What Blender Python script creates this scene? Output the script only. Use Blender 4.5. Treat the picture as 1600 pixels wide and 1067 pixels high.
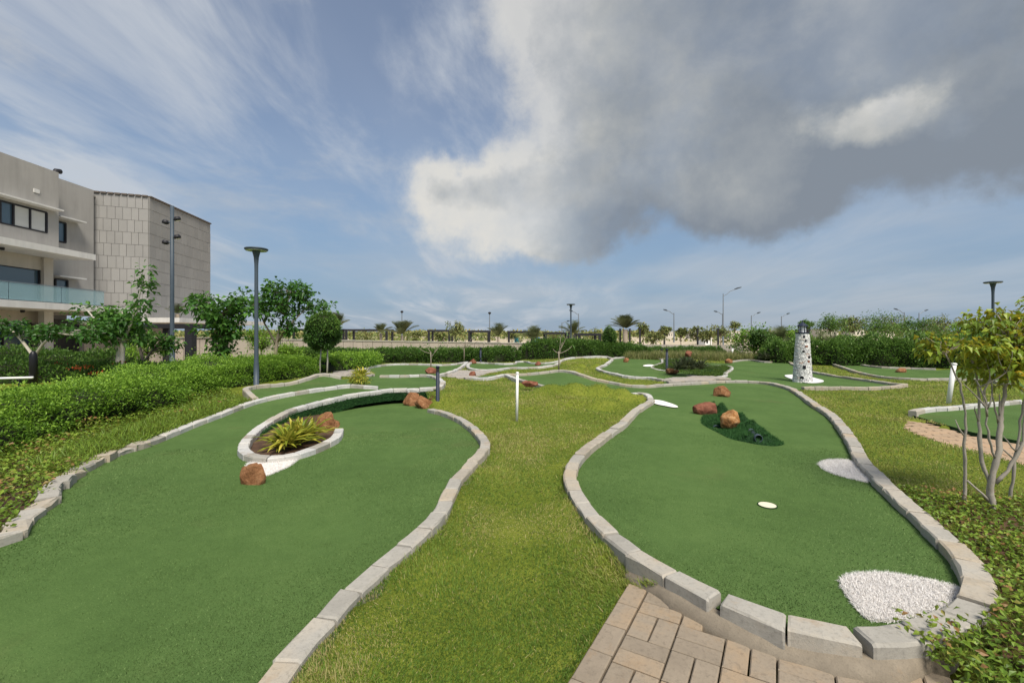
import bpy, math, random
import numpy as np
from mathutils import Vector, Matrix, noise as mnoise
from mathutils.geometry import delaunay_2d_cdt

random.seed(7)
rng = np.random.default_rng(7)
R = math.radians
for o in list(bpy.data.objects):
    bpy.data.objects.remove(o, do_unlink=True)
SC = bpy.context.scene
COL = SC.collection

# ------------------------------------------------------------------ node helper
class G:
    def __init__(s, nt):
        s.nt = nt
        for n in list(nt.nodes):
            nt.nodes.remove(n)
    def node(s, t, ins=None, **props):
        n = s.nt.nodes.new(t)
        for k, v in props.items():
            setattr(n, k, v)
        for k, v in (ins or {}).items():
            s.put(n.inputs[k], v)
        return n
    def put(s, sock, v):
        if isinstance(v, bpy.types.NodeSocket):
            s.nt.links.new(v, sock)
        else:
            if isinstance(v, (tuple, list)) and len(v) == 3 and sock.type == 'RGBA':
                v = (*v, 1)
            sock.default_value = v
    def m(s, op, a, b=0.0, c=0.0, clamp=False):
        n = s.node('ShaderNodeMath', operation=op, use_clamp=clamp)
        s.put(n.inputs[0], a); s.put(n.inputs[1], b); s.put(n.inputs[2], c)
        return n.outputs[0]
    def vm(s, op, a, b=(0, 0, 0)):
        n = s.node('ShaderNodeVectorMath', operation=op)
        s.put(n.inputs[0], a); s.put(n.inputs[1], b)
        return n.outputs[0]
    def noise(s, vec, scale, detail=4, rough=.55, dist=0.0):
        n = s.node('ShaderNodeTexNoise', {'Vector': vec, 'Scale': scale, 'Detail': detail, 'Roughness': rough, 'Distortion': dist})
        return n.outputs['Fac']
    def ramp(s, fac, stops, interp='LINEAR'):
        n = s.node('ShaderNodeValToRGB', {'Fac': fac})
        cr = n.color_ramp; cr.interpolation = interp
        while len(cr.elements) < len(stops):
            cr.elements.new(.5)
        for e, (p, c) in zip(cr.elements, stops):
            e.position = p
            e.color = (*c, 1) if not isinstance(c, (int, float)) else (c, c, c, 1)
        return n.outputs['Color']
    def mix(s, fac, a, b, mode='MIX'):
        n = s.node('ShaderNodeMix', data_type='RGBA', blend_type=mode)
        s.put(n.inputs['Factor'], fac); s.put(n.inputs[6], a); s.put(n.inputs[7], b)
        return n.outputs[2]
    def sstep(s, x, lo, hi):
        n = s.node('ShaderNodeMapRange', {'Value': x, 'From Min': lo, 'From Max': hi}, interpolation_type='SMOOTHSTEP')
        return n.outputs[0]

# ------------------------------------------------------------------ camera
F, CX, HY, EYE = 711.0, 800.0, 522.0, 1.6      # focal length / centre / horizon in photo pixels, eye height in m
cam = bpy.data.cameras.new('camera'); camo = bpy.data.objects.new('camera', cam); COL.objects.link(camo)
cam.sensor_width = 36; cam.lens = 36 * F / 1600
camo.location = (0, 0, EYE); camo.rotation_euler = (R(90), 0, 0)
cam.shift_y = -(533.5 - HY) / 1600
cam.clip_start = .05; cam.clip_end = 6000
SC.camera = camo

# ------------------------------------------------------------------ sky, sun, exposure
SUN_AZ, SUN_EL = R(158), R(54)               # azimuth clockwise from +Y (the view direction)
world = bpy.data.worlds.new('World'); SC.world = world; world.use_nodes = True
g = G(world.node_tree)
sky = g.node('ShaderNodeTexSky', sky_type='NISHITA', sun_disc=False, sun_elevation=SUN_EL, sun_rotation=SUN_AZ,
             altitude=100, air_density=1.0, dust_density=1.2, ozone_density=2.2)
d = g.node('ShaderNodeTexCoord').outputs['Generated']
sx = g.node('ShaderNodeSeparateXYZ', {'Vector': d})
X_, Y_, Z_ = sx.outputs
az = g.m('ARCTAN2', X_, Y_)
el = g.m('ARCSINE', Z_)
w1 = g.noise(d, 2.6, 7, .58)
w2 = g.noise(g.vm('ADD', d, (3.1, 1.7, 5.2)), 2.6, 7, .58)
w3 = g.noise(g.vm('ADD', d, (7.7, 4.1, 1.2)), 6.0, 9, .64)
azw = g.m('ADD', az, g.m('MULTIPLY', g.m('SUBTRACT', w1, .5), .42))
elw = g.m('ADD', el, g.m('MULTIPLY', g.m('SUBTRACT', w2, .5), .30))
# the one big cloud: lobes at (azimuth, elevation, radius az, radius el) in degrees
LOBES = [(5, 13.5, 16, 6.0), (1, 17.5, 13, 6.5), (-3, 18.5, 9, 4.5), (18, 24, 20, 13), (30, 16.5, 21, 6.5), (45, 19, 22, 8.5), (14, 37, 17, 14), (42, 30, 20, 9), (64, 22, 22, 12), (36, 48, 30, 11)]
def cloud(azs, els):
    best = None
    for a, e, ra, re in LOBES:
        dx = g.m('DIVIDE', g.m('SUBTRACT', azs, R(a)), R(ra))
        dy = g.m('DIVIDE', g.m('SUBTRACT', els, R(e)), R(re))
        q = g.m('SUBTRACT', 1.0, g.m('SQRT', g.m('ADD', g.m('MULTIPLY', dx, dx), g.m('MULTIPLY', dy, dy))))
        best = q if best is None else g.m('SMOOTH_MAX', best, q, .25)
    return best
dens0 = cloud(azw, elw)
dens = g.m('ADD', dens0, g.m('MULTIPLY', g.m('SUBTRACT', w3, .5), .75))
densL = g.m('ADD', cloud(g.m('SUBTRACT', azw, .10), g.m('ADD', elw, .02)), g.m('MULTIPLY', g.m('SUBTRACT', g.noise(g.vm('ADD', d, (7.62, 4.12, 1.26)), 5.0, 8, .62), .5), .9))
mask = g.sstep(dens, -.06, .30)
rim = g.sstep(g.m('SUBTRACT', dens, densL), -.10, .40)
puff = g.noise(g.vm('ADD', d, (1.3, 8.8, 2.9)), 4.2, 7, .6)
left = g.sstep(azw, R(34), R(-4))
edge = g.sstep(dens0, .75, .05)
gx_ = g.m('DIVIDE', g.m('SUBTRACT', azw, R(37)), R(9)); gy_ = g.m('DIVIDE', g.m('SUBTRACT', elw, R(20.5)), R(4.0))
spot = g.sstep(g.m('ADD', g.m('SQRT', g.m('ADD', g.m('MULTIPLY', gx_, gx_), g.m('MULTIPLY', gy_, gy_))), g.m('MULTIPLY', g.m('SUBTRACT', w3, .5), -1.6)), 1.0, .25)
lit = g.m('ADD', g.m('ADD', g.m('MULTIPLY', left, .60), .16), g.m('MULTIPLY', g.m('MULTIPLY', rim, edge), .62))
lit = g.m('ADD', lit, g.m('MULTIPLY', g.m('SUBTRACT', puff, .5), 1.5))
belly = g.m('MULTIPLY', g.sstep(elw, R(19), R(11)), g.sstep(azw, R(-2), R(9)))
lit = g.m('SUBTRACT', lit, g.m('MULTIPLY', belly, .30))
lit = g.m('ADD', lit, g.m('MULTIPLY', spot, .6), clamp=True)
ccol = g.ramp(lit, [(0, (1.95, 2.25, 2.65)), (.28, (2.65, 2.9, 3.15)), (.6, (3.9, 4.0, 3.95)), (1, (6.2, 6.05, 5.65))])
# thin high cloud streaks on a flat deck
zz = g.m('ADD', g.m('MAXIMUM', Z_, 0.0), .10)
dk = g.node('ShaderNodeCombineXYZ', {'X': g.m('DIVIDE', X_, zz), 'Y': g.m('DIVIDE', Y_, zz), 'Z': 0.0}).outputs[0]
mp = g.node('ShaderNodeMapping', {'Vector': dk, 'Rotation': (0, 0, R(-14)), 'Scale': (1.25, .42, 1)}).outputs[0]
c1 = g.noise(mp, 1.15, 9, .60, .55)
c2 = g.noise(g.vm('ADD', mp, (4.2, 9.1, 0)), .55, 4, .5)
cir = g.m('MULTIPLY', g.sstep(c1, .43, .68), g.sstep(c2, .36, .58))
cir = g.m('ADD', g.m('MULTIPLY', g.m('MULTIPLY', cir, .8), g.m('ADD', .2, g.m('MULTIPLY', g.sstep(az, R(24), R(-12)), .8))), g.m('MULTIPLY', g.sstep(c2, .3, .7), .24))
low = g.sstep(el, R(22), R(2))
veil = g.m('MULTIPLY', g.sstep(g.noise(g.node('ShaderNodeMapping', {'Vector': d, 'Scale': (1.6, 1.6, 7)}).outputs[0], 2.2, 6, .55), .38, .72), g.m('MULTIPLY', low, .36))
skyc = g.node('ShaderNodeHueSaturation', {'Saturation': 1.02, 'Value': 1.0, 'Color': sky.outputs[0]}).outputs[0]
hz = g.m('MULTIPLY', g.sstep(el, R(30), R(0)), .85)
skyc = g.mix(hz, skyc, (2.05, 2.95, 4.15))
skyc = g.mix(g.m('MINIMUM', cir, .8), skyc, (4.9, 5.2, 5.6))
skyc = g.mix(veil, skyc, (4.3, 4.45, 4.6))
# scattered broken cloud over the rest of the sky, added to raise the fill light
bk = g.noise(g.node('ShaderNodeMapping', {'Vector': d, 'Location': (2.3, .4, 6.1), 'Scale': (1, 1, 1.9)}).outputs[0], 1.9, 8, .6, .3)
bkm = g.m('MULTIPLY', g.sstep(bk, .53, .68), g.sstep(el, R(4), R(16)))
skyc = g.mix(g.m('MULTIPLY', bkm, .62), skyc, (4.6, 4.7, 4.75))
thin = g.m('ADD', .72, g.m('MULTIPLY', g.sstep(g.noise(g.vm('ADD', d, (9.3, 2.8, 4.4)), 2.4, 6, .6), .38, .56), .27))
skyc = g.mix(g.m('MULTIPLY', mask, thin), skyc, ccol)
bg = g.node('ShaderNodeBackground', {'Color': skyc, 'Strength': .06})
g.node('ShaderNodeOutputWorld', {'Surface': bg.outputs[0]})

sun = bpy.data.lights.new('sun', 'SUN'); suno = bpy.data.objects.new('sun', sun); COL.objects.link(suno)
sun.energy = 2.5; sun.angle = R(26); sun.color = (1, .93, .82)
to_sun = Vector((math.sin(SUN_AZ) * math.cos(SUN_EL), math.cos(SUN_AZ) * math.cos(SUN_EL), math.sin(SUN_EL)))
suno.rotation_euler = to_sun.to_track_quat('Z', 'Y').to_euler(); suno.location = (0, -5, 12)
vs = SC.view_settings
vs.view_transform = 'Standard'; vs.look = 'None'; vs.gamma = 1; vs.use_curve_mapping = False; vs.exposure = 1.0
SC.cycles.max_bounces = 6

# ------------------------------------------------------------------ geometry helpers
def P(px, py, z=0.0):
    """the point at height z that the photo shows at pixel (px, py) below the horizon"""
    y = (EYE - z) * F / (py - HY)
    return np.array([(px - CX) / F * y, y, z])
def PY(px, py, y):
    """the point at distance y that the photo shows at pixel (px, py)"""
    return np.array([(px - CX) / F * y, y, EYE - (py - HY) / F * y])
def C(pts):
    """control points: (px,py,z) -> world, ('w',x,y,z) kept"""
    return np.array([np.array(p[1:], float) if p[0] == 'w' else P(*p) for p in pts])

def link(o, parent=None):
    COL.objects.link(o)
    if parent is not None:
        o.parent = parent
    return o
def tag(o, label=None, cat=None, group=None, kind=None):
    for k, v in (('label', label), ('category', cat), ('group', group), ('kind', kind)):
        if v: o[k] = v
    return o
def empty(name, loc=(0, 0, 0), rz=0.0):
    o = bpy.data.objects.new(name, None); COL.objects.link(o)
    o.empty_display_size = .1
    o.location = tuple(float(v) for v in loc); o.rotation_euler = (0, 0, rz)
    return o
def mesh_data(name, V, faces, mat=None, smooth=False, tint=None):
    me = bpy.data.meshes.new(name)
    V = np.asarray(V, np.float32).reshape(-1, 3)
    if isinstance(faces, np.ndarray):
        faces = [faces]
    if len(faces) and isinstance(faces[0], np.ndarray) and faces[0].ndim == 2:
        tot = np.concatenate([np.full(len(f), f.shape[1], np.int32) for f in faces])
        idx = np.concatenate([f.ravel() for f in faces]).astype(np.int32)
    else:
        tot = np.array([len(f) for f in faces], np.int32)
        idx = np.array([i for f in faces for i in f], np.int32)
    me.vertices.add(len(V)); me.vertices.foreach_set('co', V.ravel())
    me.loops.add(len(idx)); me.loops.foreach_set('vertex_index', idx)
    me.polygons.add(len(tot))
    st = np.zeros(len(tot), np.int32); st[1:] = np.cumsum(tot)[:-1]
    me.polygons.foreach_set('loop_start', st)
    me.polygons.foreach_set('use_smooth', np.full(len(tot), bool(smooth)))
    if tint is not None:
        a = me.attributes.new('tint', 'FLOAT', 'POINT'); a.data.foreach_set('value', np.asarray(tint, np.float32))
    me.update(calc_edges=True)
    if mat is not None:
        me.materials.append(mat)
    return me
def obj(name, V, faces, mat, parent=None, smooth=False, tint=None):
    return link(bpy.data.objects.new(name, mesh_data(name, V, faces, mat, smooth, tint)), parent)

class MB:
    """collects shapes into one mesh"""
    def __init__(s):
        s.V, s.Fc = [], []
    def add(s, V, Fc):
        o = len(s.V)
        s.V.extend([tuple(map(float, v)) for v in V]); s.Fc.extend([tuple(i + o for i in f) for f in Fc])
        return s
    def box(s, c, d, rz=0.0):
        x, y, z = [k / 2 for k in d]
        ca, sa = math.cos(rz), math.sin(rz)
        V = [(c[0] + a * x * ca - b * y * sa, c[1] + a * x * sa + b * y * ca, c[2] + e * z) for a in (-1, 1) for b in (-1, 1) for e in (-1, 1)]
        return s.add(V, [(0, 1, 3, 2), (4, 6, 7, 5), (0, 4, 5, 1), (2, 3, 7, 6), (0, 2, 6, 4), (1, 5, 7, 3)])
    def tube(s, pts, rad, n=8, cap=True):
        pts = [Vector([float(k) for k in p]) for p in pts]
        rad = rad if hasattr(rad, '__len__') else [rad] * len(pts)
        V, Fc = [], []
        u = None
        for i, p in enumerate(pts):
            t = (pts[min(i + 1, len(pts) - 1)] - pts[max(i - 1, 0)]).normalized()
            if u is None:
                u = t.orthogonal().normalized()
            else:
                u = (u - t * u.dot(t)).normalized()
            v = t.cross(u)
            for k in range(n):
                a = 2 * math.pi * k / n
                V.append(p + (u * math.cos(a) + v * math.sin(a)) * rad[i])
        for i in range(len(pts) - 1):
            for k in range(n):
                k2 = (k + 1) % n
                Fc.append((i * n + k, i * n + k2, (i + 1) * n + k2, (i + 1) * n + k))
        if cap:
            Fc.append(tuple(range(n))[::-1]); Fc.append(tuple((len(pts) - 1) * n + k for k in range(n)))
        return s.add(V, Fc)
    def lathe(s, c, prof, n=24):
        """prof: (radius, z) from bottom to top"""
        V, Fc = [], []
        for r, z in prof:
            for k in range(n):
                a = 2 * math.pi * k / n
                V.append((c[0] + r * math.cos(a), c[1] + r * math.sin(a), c[2] + z))
        for i in range(len(prof) - 1):
            for k in range(n):
                k2 = (k + 1) % n
                Fc.append((i * n + k, i * n + k2, (i + 1) * n + k2, (i + 1) * n + k))
        Fc.append(tuple(range(n))[::-1]); Fc.append(tuple((len(prof) - 1) * n + k for k in range(n)))
        return s.add(V, Fc)
    def build(s, name, mat, parent=None, smooth=False):
        o = obj(name, s.V, s.Fc, mat, parent, smooth)
        return o

def catmull(c, step=.1, closed=False):
    c = np.asarray(c, float)
    n = len(c)
    out = []
    rngi = range(n if closed else n - 1)
    for i in rngi:
        p0, p1, p2, p3 = (c[(i - 1) % n] if closed or i > 0 else 2 * c[0] - c[1]), c[i], c[(i + 1) % n], (c[(i + 2) % n] if closed or i + 2 < n else 2 * c[-1] - c[-2])
        k = max(2, int(np.linalg.norm(p2 - p1) / step * 1.5))
        # centripetal-ish: limit overshoot by scaling tangents to the segment
        L = np.linalg.norm(p2 - p1)
        m1 = (p2 - p0); m2 = (p3 - p1)
        m1 = m1 / (np.linalg.norm(m1) + 1e-9) * L; m2 = m2 / (np.linalg.norm(m2) + 1e-9) * L
        for t in np.linspace(0, 1, k, endpoint=False):
            t2, t3 = t * t, t * t * t
            out.append((2 * t3 - 3 * t2 + 1) * p1 + (t3 - 2 * t2 + t) * m1 + (-2 * t3 + 3 * t2) * p2 + (t3 - t2) * m2)
    if not closed:
        out.append(c[-1])
    return resample(np.array(out), step, closed)
def resample(p, step, closed=False):
    q = np.vstack([p, p[:1]]) if closed else p
    s = np.concatenate([[0], np.cumsum(np.linalg.norm(np.diff(q, axis=0), axis=1))])
    n = max(2, int(round(s[-1] / step)))
    t = np.linspace(0, s[-1], n + 1)
    if closed: t = t[:-1]
    return np.stack([np.interp(t, s, q[:, k]) for k in range(3)], 1)
def idw(ctrl, xy, p=3.0):
    out = np.empty(len(xy))
    for i in range(0, len(xy), 20000):
        d2 = ((xy[i:i + 20000, None, :] - ctrl[None, :, :2]) ** 2).sum(2) + 1e-5
        w = d2 ** (-p / 2)
        out[i:i + 20000] = (w * ctrl[None, :, 2]).sum(1) / w.sum(1)
    return out
def inside(poly, xy):
    x, y = xy[:, 0], xy[:, 1]
    r = np.zeros(len(xy), bool)
    bb = (x >= poly[:, 0].min()) & (x <= poly[:, 0].max()) & (y >= poly[:, 1].min()) & (y <= poly[:, 1].max())
    ii = np.where(bb)[0]
    if not len(ii): return r
    xs, ys = x[ii], y[ii]; rr = np.zeros(len(ii), bool)
    n = len(poly)
    for k in range(n):
        x1, y1 = poly[k][:2]; x2, y2 = poly[(k + 1) % n][:2]
        if y1 == y2: continue
        c = ((y1 > ys) != (y2 > ys)) & (xs < (x2 - x1) * (ys - y1) / (y2 - y1) + x1)
        rr ^= c
    r[ii] = rr
    return r
def dist_poly(poly, xy, reach=.6):
    """distance to the nearest boundary sample, exact below reach"""
    out = np.full(len(xy), 1e9); cell = {}
    for k, (a, b) in enumerate(poly[:, :2]):
        cell.setdefault((math.floor(a / reach), math.floor(b / reach)), []).append(k)
    key = np.floor(xy / reach).astype(int); code = key[:, 0] * 100003 + key[:, 1]
    order = np.argsort(code, kind='stable'); cs = code[order]
    st = np.concatenate([[0], np.where(np.diff(cs))[0] + 1, [len(cs)]])
    for a, b in zip(st[:-1], st[1:]):
        if a == b: continue
        ids = order[a:b]; cx, cy = key[ids[0]]
        near = [k for dx in (-1, 0, 1) for dy in (-1, 0, 1) for k in cell.get((cx + dx, cy + dy), ())]
        if near:
            out[ids] = np.sqrt(((xy[ids][:, None, :] - poly[near][None, :, :2]) ** 2).sum(2).min(1))
    return out

def vnoise(p):
    """smooth value noise in -1..1 for many points at once"""
    p = np.asarray(p, float); i = np.floor(p).astype(np.int64); f = p - i; f = f * f * (3 - 2 * f)
    def h(a, b, c):
        n = (a * 374761393 + b * 668265263 + c * 2147483647) & 0xffffffff
        n = ((n ^ (n >> 13)) * 1274126177) & 0xffffffff
        return ((n ^ (n >> 16)) & 0xffff) / 32767.5 - 1
    x, y, z = i[:, 0], i[:, 1], i[:, 2]; r = 0
    for dx in (0, 1):
        for dy in (0, 1):
            for dz in (0, 1):
                w = (f[:, 0] if dx else 1 - f[:, 0]) * (f[:, 1] if dy else 1 - f[:, 1]) * (f[:, 2] if dz else 1 - f[:, 2])
                r = r + w * h(x + dx, y + dy, z + dz)
    return r
def fbm(x, y, z=0.0, oct=3):
    p = np.stack(np.broadcast_arrays(np.asarray(x, float), np.asarray(y, float), np.asarray(z, float)), 1); r, a = 0, 1.0
    for k in range(oct):
        r = r + a * vnoise(p + 17.3 * k); p = p * 2.03; a *= .5
    return r * .75

# ------------------------------------------------------------------ materials
def material(name):
    m = bpy.data.materials.new(name); m.use_nodes = True
    return m, G(m.node_tree)
def finish(g, col, rough=.8, bump=None, bstr=.3, bdist=.02, metal=0.0, spec=.3, trans=None):
    ins = {'Base Color': col, 'Roughness': rough, 'Metallic': metal, 'Specular IOR Level': spec}
    b = g.node('ShaderNodeBsdfPrincipled', ins)
    if bump is not None:
        bn = g.node('ShaderNodeBump', {'Height': bump, 'Strength': bstr, 'Distance': bdist})
        g.nt.links.new(bn.outputs[0], b.inputs['Normal'])
    out = b.outputs[0]
    if trans is not None:
        t = g.node('ShaderNodeBsdfTranslucent', {'Color': trans})
        mx = g.node('ShaderNodeMixShader', {0: .28, 1: out, 2: t.outputs[0]})
        out = mx.outputs[0]
    g.node('ShaderNodeOutputMaterial', {'Surface': out})
def pos(g):
    return g.node('ShaderNodeNewGeometry').outputs['Position']
def mat_plain(name, c, rough=.6, metal=0.0, var=.12, scale=6, bump=.0, spec=.3):
    m, g = material(name); p = pos(g)
    n = g.noise(p, scale, 6, .6)
    rnd = g.node('ShaderNodeObjectInfo').outputs['Random']
    f = g.m('ADD', g.m('MULTIPLY', n, .7), g.m('MULTIPLY', rnd, .3))
    col = g.ramp(f, [(.25, tuple(k * (1 - var) for k in c)), (.75, tuple(min(1, k * (1 + var)) for k in c))])
    finish(g, col, rough, g.noise(p, scale * 14, 3) if bump else None, bump, .01, metal, spec)
    return m
def mat_leaf(name, stops, rough=.55, trans=True):
    m, g = material(name)
    t = g.node('ShaderNodeAttribute', attribute_name='tint').outputs['Fac']
    col = g.ramp(t, stops)
    tc = g.mix(.5, col, tuple(min(1, k * 1.5) for k in stops[-1][1])) if trans else None
    finish(g, col, rough, spec=.25, trans=tc)
    return m
def mat_turf(name, c):
    m, g = material(name); p = pos(g)
    big = g.noise(p, .9, 5, .6); mid = g.noise(p, 9, 4, .6); fine = g.noise(p, 130, 3, .75)
    f = g.m('ADD', g.m('MULTIPLY', big, .32), g.m('ADD', g.m('MULTIPLY', mid, .16), g.m('MULTIPLY', fine, .52)))
    col = g.ramp(f, [(.32, tuple(k * .62 for k in c)), (.5, c), (.68, (c[0] * 1.55, c[1] * 1.35, c[2] * 1.5))])
    # brownish worn patches
    worn = g.sstep(g.noise(g.vm('ADD', p, (11, 3, 0)), .55, 6, .7), .55, .75)
    col = g.mix(g.m('MULTIPLY', worn, .45), col, (.11, .115, .045))
    finish(g, col, .95, fine, .7, .008, spec=.1)
    return m
def mat_stone(name, base, warm, scale=1.0):
    m, g = material(name); p = pos(g)
    rnd = g.node('ShaderNodeObjectInfo').outputs['Random']
    n1 = g.noise(p, 5 * scale, 6, .65); n2 = g.noise(p, 42 * scale, 5, .7); n3 = g.noise(p, 190, 2, .6)
    f = g.m('ADD', g.m('MULTIPLY', n1, .72), g.m('MULTIPLY', rnd, .28))
    col = g.ramp(f, [(.3, tuple(k * .82 for k in base)), (.5, base), (.72, warm)])
    col = g.mix(g.m('MULTIPLY', g.sstep(n2, .48, .72), .5), col, tuple(k * .5 for k in base))
    col = g.mix(g.m('MULTIPLY', g.sstep(g.noise(g.vm('ADD', p, (5, 5, 5)), 3.1, 6, .72), .57, .72), .5), col, (.30, .20, .11))
    finish(g, col, .85, g.m('ADD', g.m('MULTIPLY', n2, .7), g.m('MULTIPLY', n3, .3)), .35, .012, spec=.25)
    return m
def mat_rock(name, a, b):
    m, g = material(name)
    p = g.node('ShaderNodeTexCoord').outputs['Object']
    n1 = g.noise(p, 11, 8, .72, .8); n2 = g.noise(p, 45, 5, .7)
    col = g.ramp(n1, [(.3, tuple(k * .35 for k in a)), (.47, a), (.64, b), (.8, tuple(min(1, k * 1.35) for k in b))])
    col = g.mix(g.m('MULTIPLY', g.sstep(n2, .52, .68), .5), col, tuple(k * .35 for k in a))
    finish(g, col, .85, g.m('ADD', n1, g.m('MULTIPLY', n2, .5)), .8, .03, spec=.2)
    return m

TURF = mat_turf('artificial_turf', (.076, .136, .037))
TURF_DK = mat_leaf('dark_turf_pile', [(0, (.014, .058, .013)), (1, (.045, .135, .032))], .8, False)
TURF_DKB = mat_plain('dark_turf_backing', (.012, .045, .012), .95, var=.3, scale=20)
CURB = mat_stone('curb_stone', (.37, .35, .305), (.41, .365, .295))
CURB_PALE = mat_stone('curb_stone_pale', (.50, .495, .47), (.52, .49, .44))
CURB_TAN = mat_stone('curb_stone_warm', (.385, .345, .28), (.41, .335, .235))
PAVER = mat_stone('paver_stone', (.285, .235, .175), (.34, .25, .16))
PAVER_PINK = mat_stone('paver_clay', (.40, .29, .19), (.44, .29, .17))
PAVER_GREY = mat_stone('paver_grey', (.36, .33, .29), (.38, .32, .25))
CONCRETE = mat_stone('footing_concrete', (.26, .22, .165), (.16, .13, .09), 2.5)
WHITE_PILE = mat_leaf('white_pile', [(0, (.70, .66, .62)), (1, (.90, .88, .85))], .8, False)
WHITE_MAT = mat_plain('white_pile_backing', (.84, .81, .77), .95, var=.10, scale=40, bump=.15)
WHITE = mat_plain('white_paint', (.78, .78, .75), .5, var=.06)
NAVY = mat_plain('navy_metal', (.018, .026, .048), .5, var=.15)
LAMPGREY = mat_plain('lamp_grey_metal', (.055, .075, .095), .45, var=.12)
DARKMETAL = mat_plain('dark_metal', (.022, .022, .026), .5, var=.15)
BLACK = mat_plain('black_plastic', (.012, .012, .015), .4)
LENS = mat_plain('lamp_lens', (.55, .57, .58), .3)
STREETGREY = mat_plain('galvanised_steel', (.20, .23, .26), .5, .3)
ROCK_O = mat_rock('orange_sandstone', (.235, .105, .045), (.36, .19, .095))
ROCK_R = mat_rock('red_sandstone', (.20, .075, .045), (.30, .13, .08))
ROCK_Y = mat_rock('speckled_sandstone', (.33, .15, .05), (.55, .33, .16))
SOIL = mat_stone('soil', (.075, .045, .028), (.13, .07, .04), 2)
BARK = mat_stone('grey_bark', (.27, .23, .18), (.33, .27, .20), 3)
BARK_W = mat_stone('pale_bark', (.50, .47, .40), (.46, .40, .31), 3)
BARK_M = mat_stone('weathered_bark', (.36, .325, .27), (.40, .34, .26), 4)
BARK_D = mat_stone('dark_bark', (.10, .075, .055), (.14, .10, .07), 3)
def mat_wall(name, c):
    m, g = material(name); p = pos(g)
    st = g.noise(g.node('ShaderNodeMapping', {'Vector': p, 'Scale': (3, 3, .25)}).outputs[0], 1.0, 6, .65); n = g.noise(p, .6, 6, .6)
    f = g.m('ADD', g.m('MULTIPLY', st, .5), g.m('MULTIPLY', n, .5))
    col = g.ramp(f, [(.3, tuple(k * .78 for k in c)), (.55, c), (.75, tuple(k * 1.06 for k in c))])
    finish(g, col, .9, g.noise(p, 40, 4), .15, .01)
    return m
RENDER_ = mat_wall('grey_render', (.365, .35, .325))
RENDER_L = mat_wall('cream_render', (.50, .455, .39))
SLABW = mat_wall('white_render', (.62, .61, .58))
PANEL = mat_plain('stone_panel', (.285, .277, .262), .85, var=.10, scale=.8, bump=.15)
JOINT = mat_plain('panel_joint', (.17, .165, .155), .9)
WALLP = mat_wall('tan_wall_panel', (.40, .345, .29))
ROOFT = mat_plain('roof_tile_edge', (.12, .10, .085), .9, var=.3, scale=9)
def mat_glass():
    m, g = material('window_glass')
    finish(g, (.06, .10, .13), .04, spec=.9)
    return m
GLASS = mat_glass()
def mat_clear():
    m, g = material('railing_glass')
    b = g.node('ShaderNodeBsdfPrincipled', {'Base Color': (.35, .55, .58), 'Roughness': .03, 'Alpha': .38, 'Specular IOR Level': .8})
    g.node('ShaderNodeOutputMaterial', {'Surface': b.outputs[0]})
    return m
RAILGLASS = mat_clear()
CURTAIN = mat_plain('window_blind', (.55, .55, .52), .6, var=.05)
TURFPILE = mat_leaf('green_turf_pile', [(0, (.055, .100, .026)), (.5, (.100, .170, .046)), (1, (.18, .26, .095))], .9, False)
GRASS = mat_leaf('lawn_blade', [(0, (.055, .115, .012)), (.4, (.122, .218, .027)), (.8, (.27, .315, .052)), (1, (.44, .37, .17))], .6)
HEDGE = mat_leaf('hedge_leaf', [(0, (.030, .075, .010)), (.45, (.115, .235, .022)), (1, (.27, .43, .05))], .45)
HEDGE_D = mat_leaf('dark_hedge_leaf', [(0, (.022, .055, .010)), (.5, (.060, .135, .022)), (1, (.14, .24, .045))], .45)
COVER = mat_leaf('groundcover_leaf', [(0, (.05, .095, .012)), (.5, (.135, .235, .026)), (.88, (.25, .35, .045)), (1, (.30, .17, .07))], .4)
TREE_G = mat_leaf('tree_leaf', [(0, (.022, .065, .014)), (.5, (.058, .155, .028)), (1, (.15, .30, .05))], .4)
TREE_Y = mat_leaf('yellowing_leaf', [(0, (.07, .14, .015)), (.55, (.19, .29, .03)), (.88, (.36, .42, .05)), (.97, (.74, .60, .05)), (1, (.75, .45, .05))], .4)
FICUS = mat_leaf('ficus_leaf', [(0, (.020, .058, .012)), (.6, (.060, .14, .024)), (1, (.20, .32, .06))], .35)
PALMG = mat_leaf('palm_leaf', [(0, (.035, .05, .018)), (1, (.13, .15, .06))], .55)
SPIKY = mat_leaf('dracaena_leaf', [(0, (.08, .15, .015)), (.5, (.26, .30, .03)), (1, (.62, .52, .09))], .4)
AGAVE = mat_leaf('agave_leaf', [(0, (.03, .04, .02)), (1, (.09, .11, .05))], .5)
DRYGRASS = mat_leaf('tall_grass_blade', [(0, (.07, .11, .02)), (.6, (.19, .21, .06)), (1, (.36, .33, .16))], .7)
FAR_G = mat_leaf('far_leaf', [(0, (.075, .10, .03)), (.6, (.16, .195, .055)), (1, (.30, .27, .10))], .7, False)
ISLAND = mat_leaf('island_grass_blade', [(0, (.022, .055, .008)), (.6, (.065, .125, .018)), (1, (.13, .19, .03))], .7)
FLOWER = mat_leaf('red_flower', [(0, (.25, .03, .015)), (1, (.42, .09, .03))], .5)
CORE = mat_plain('twig_core', (.018, .022, .009), .95, var=.4, scale=5)

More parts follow.
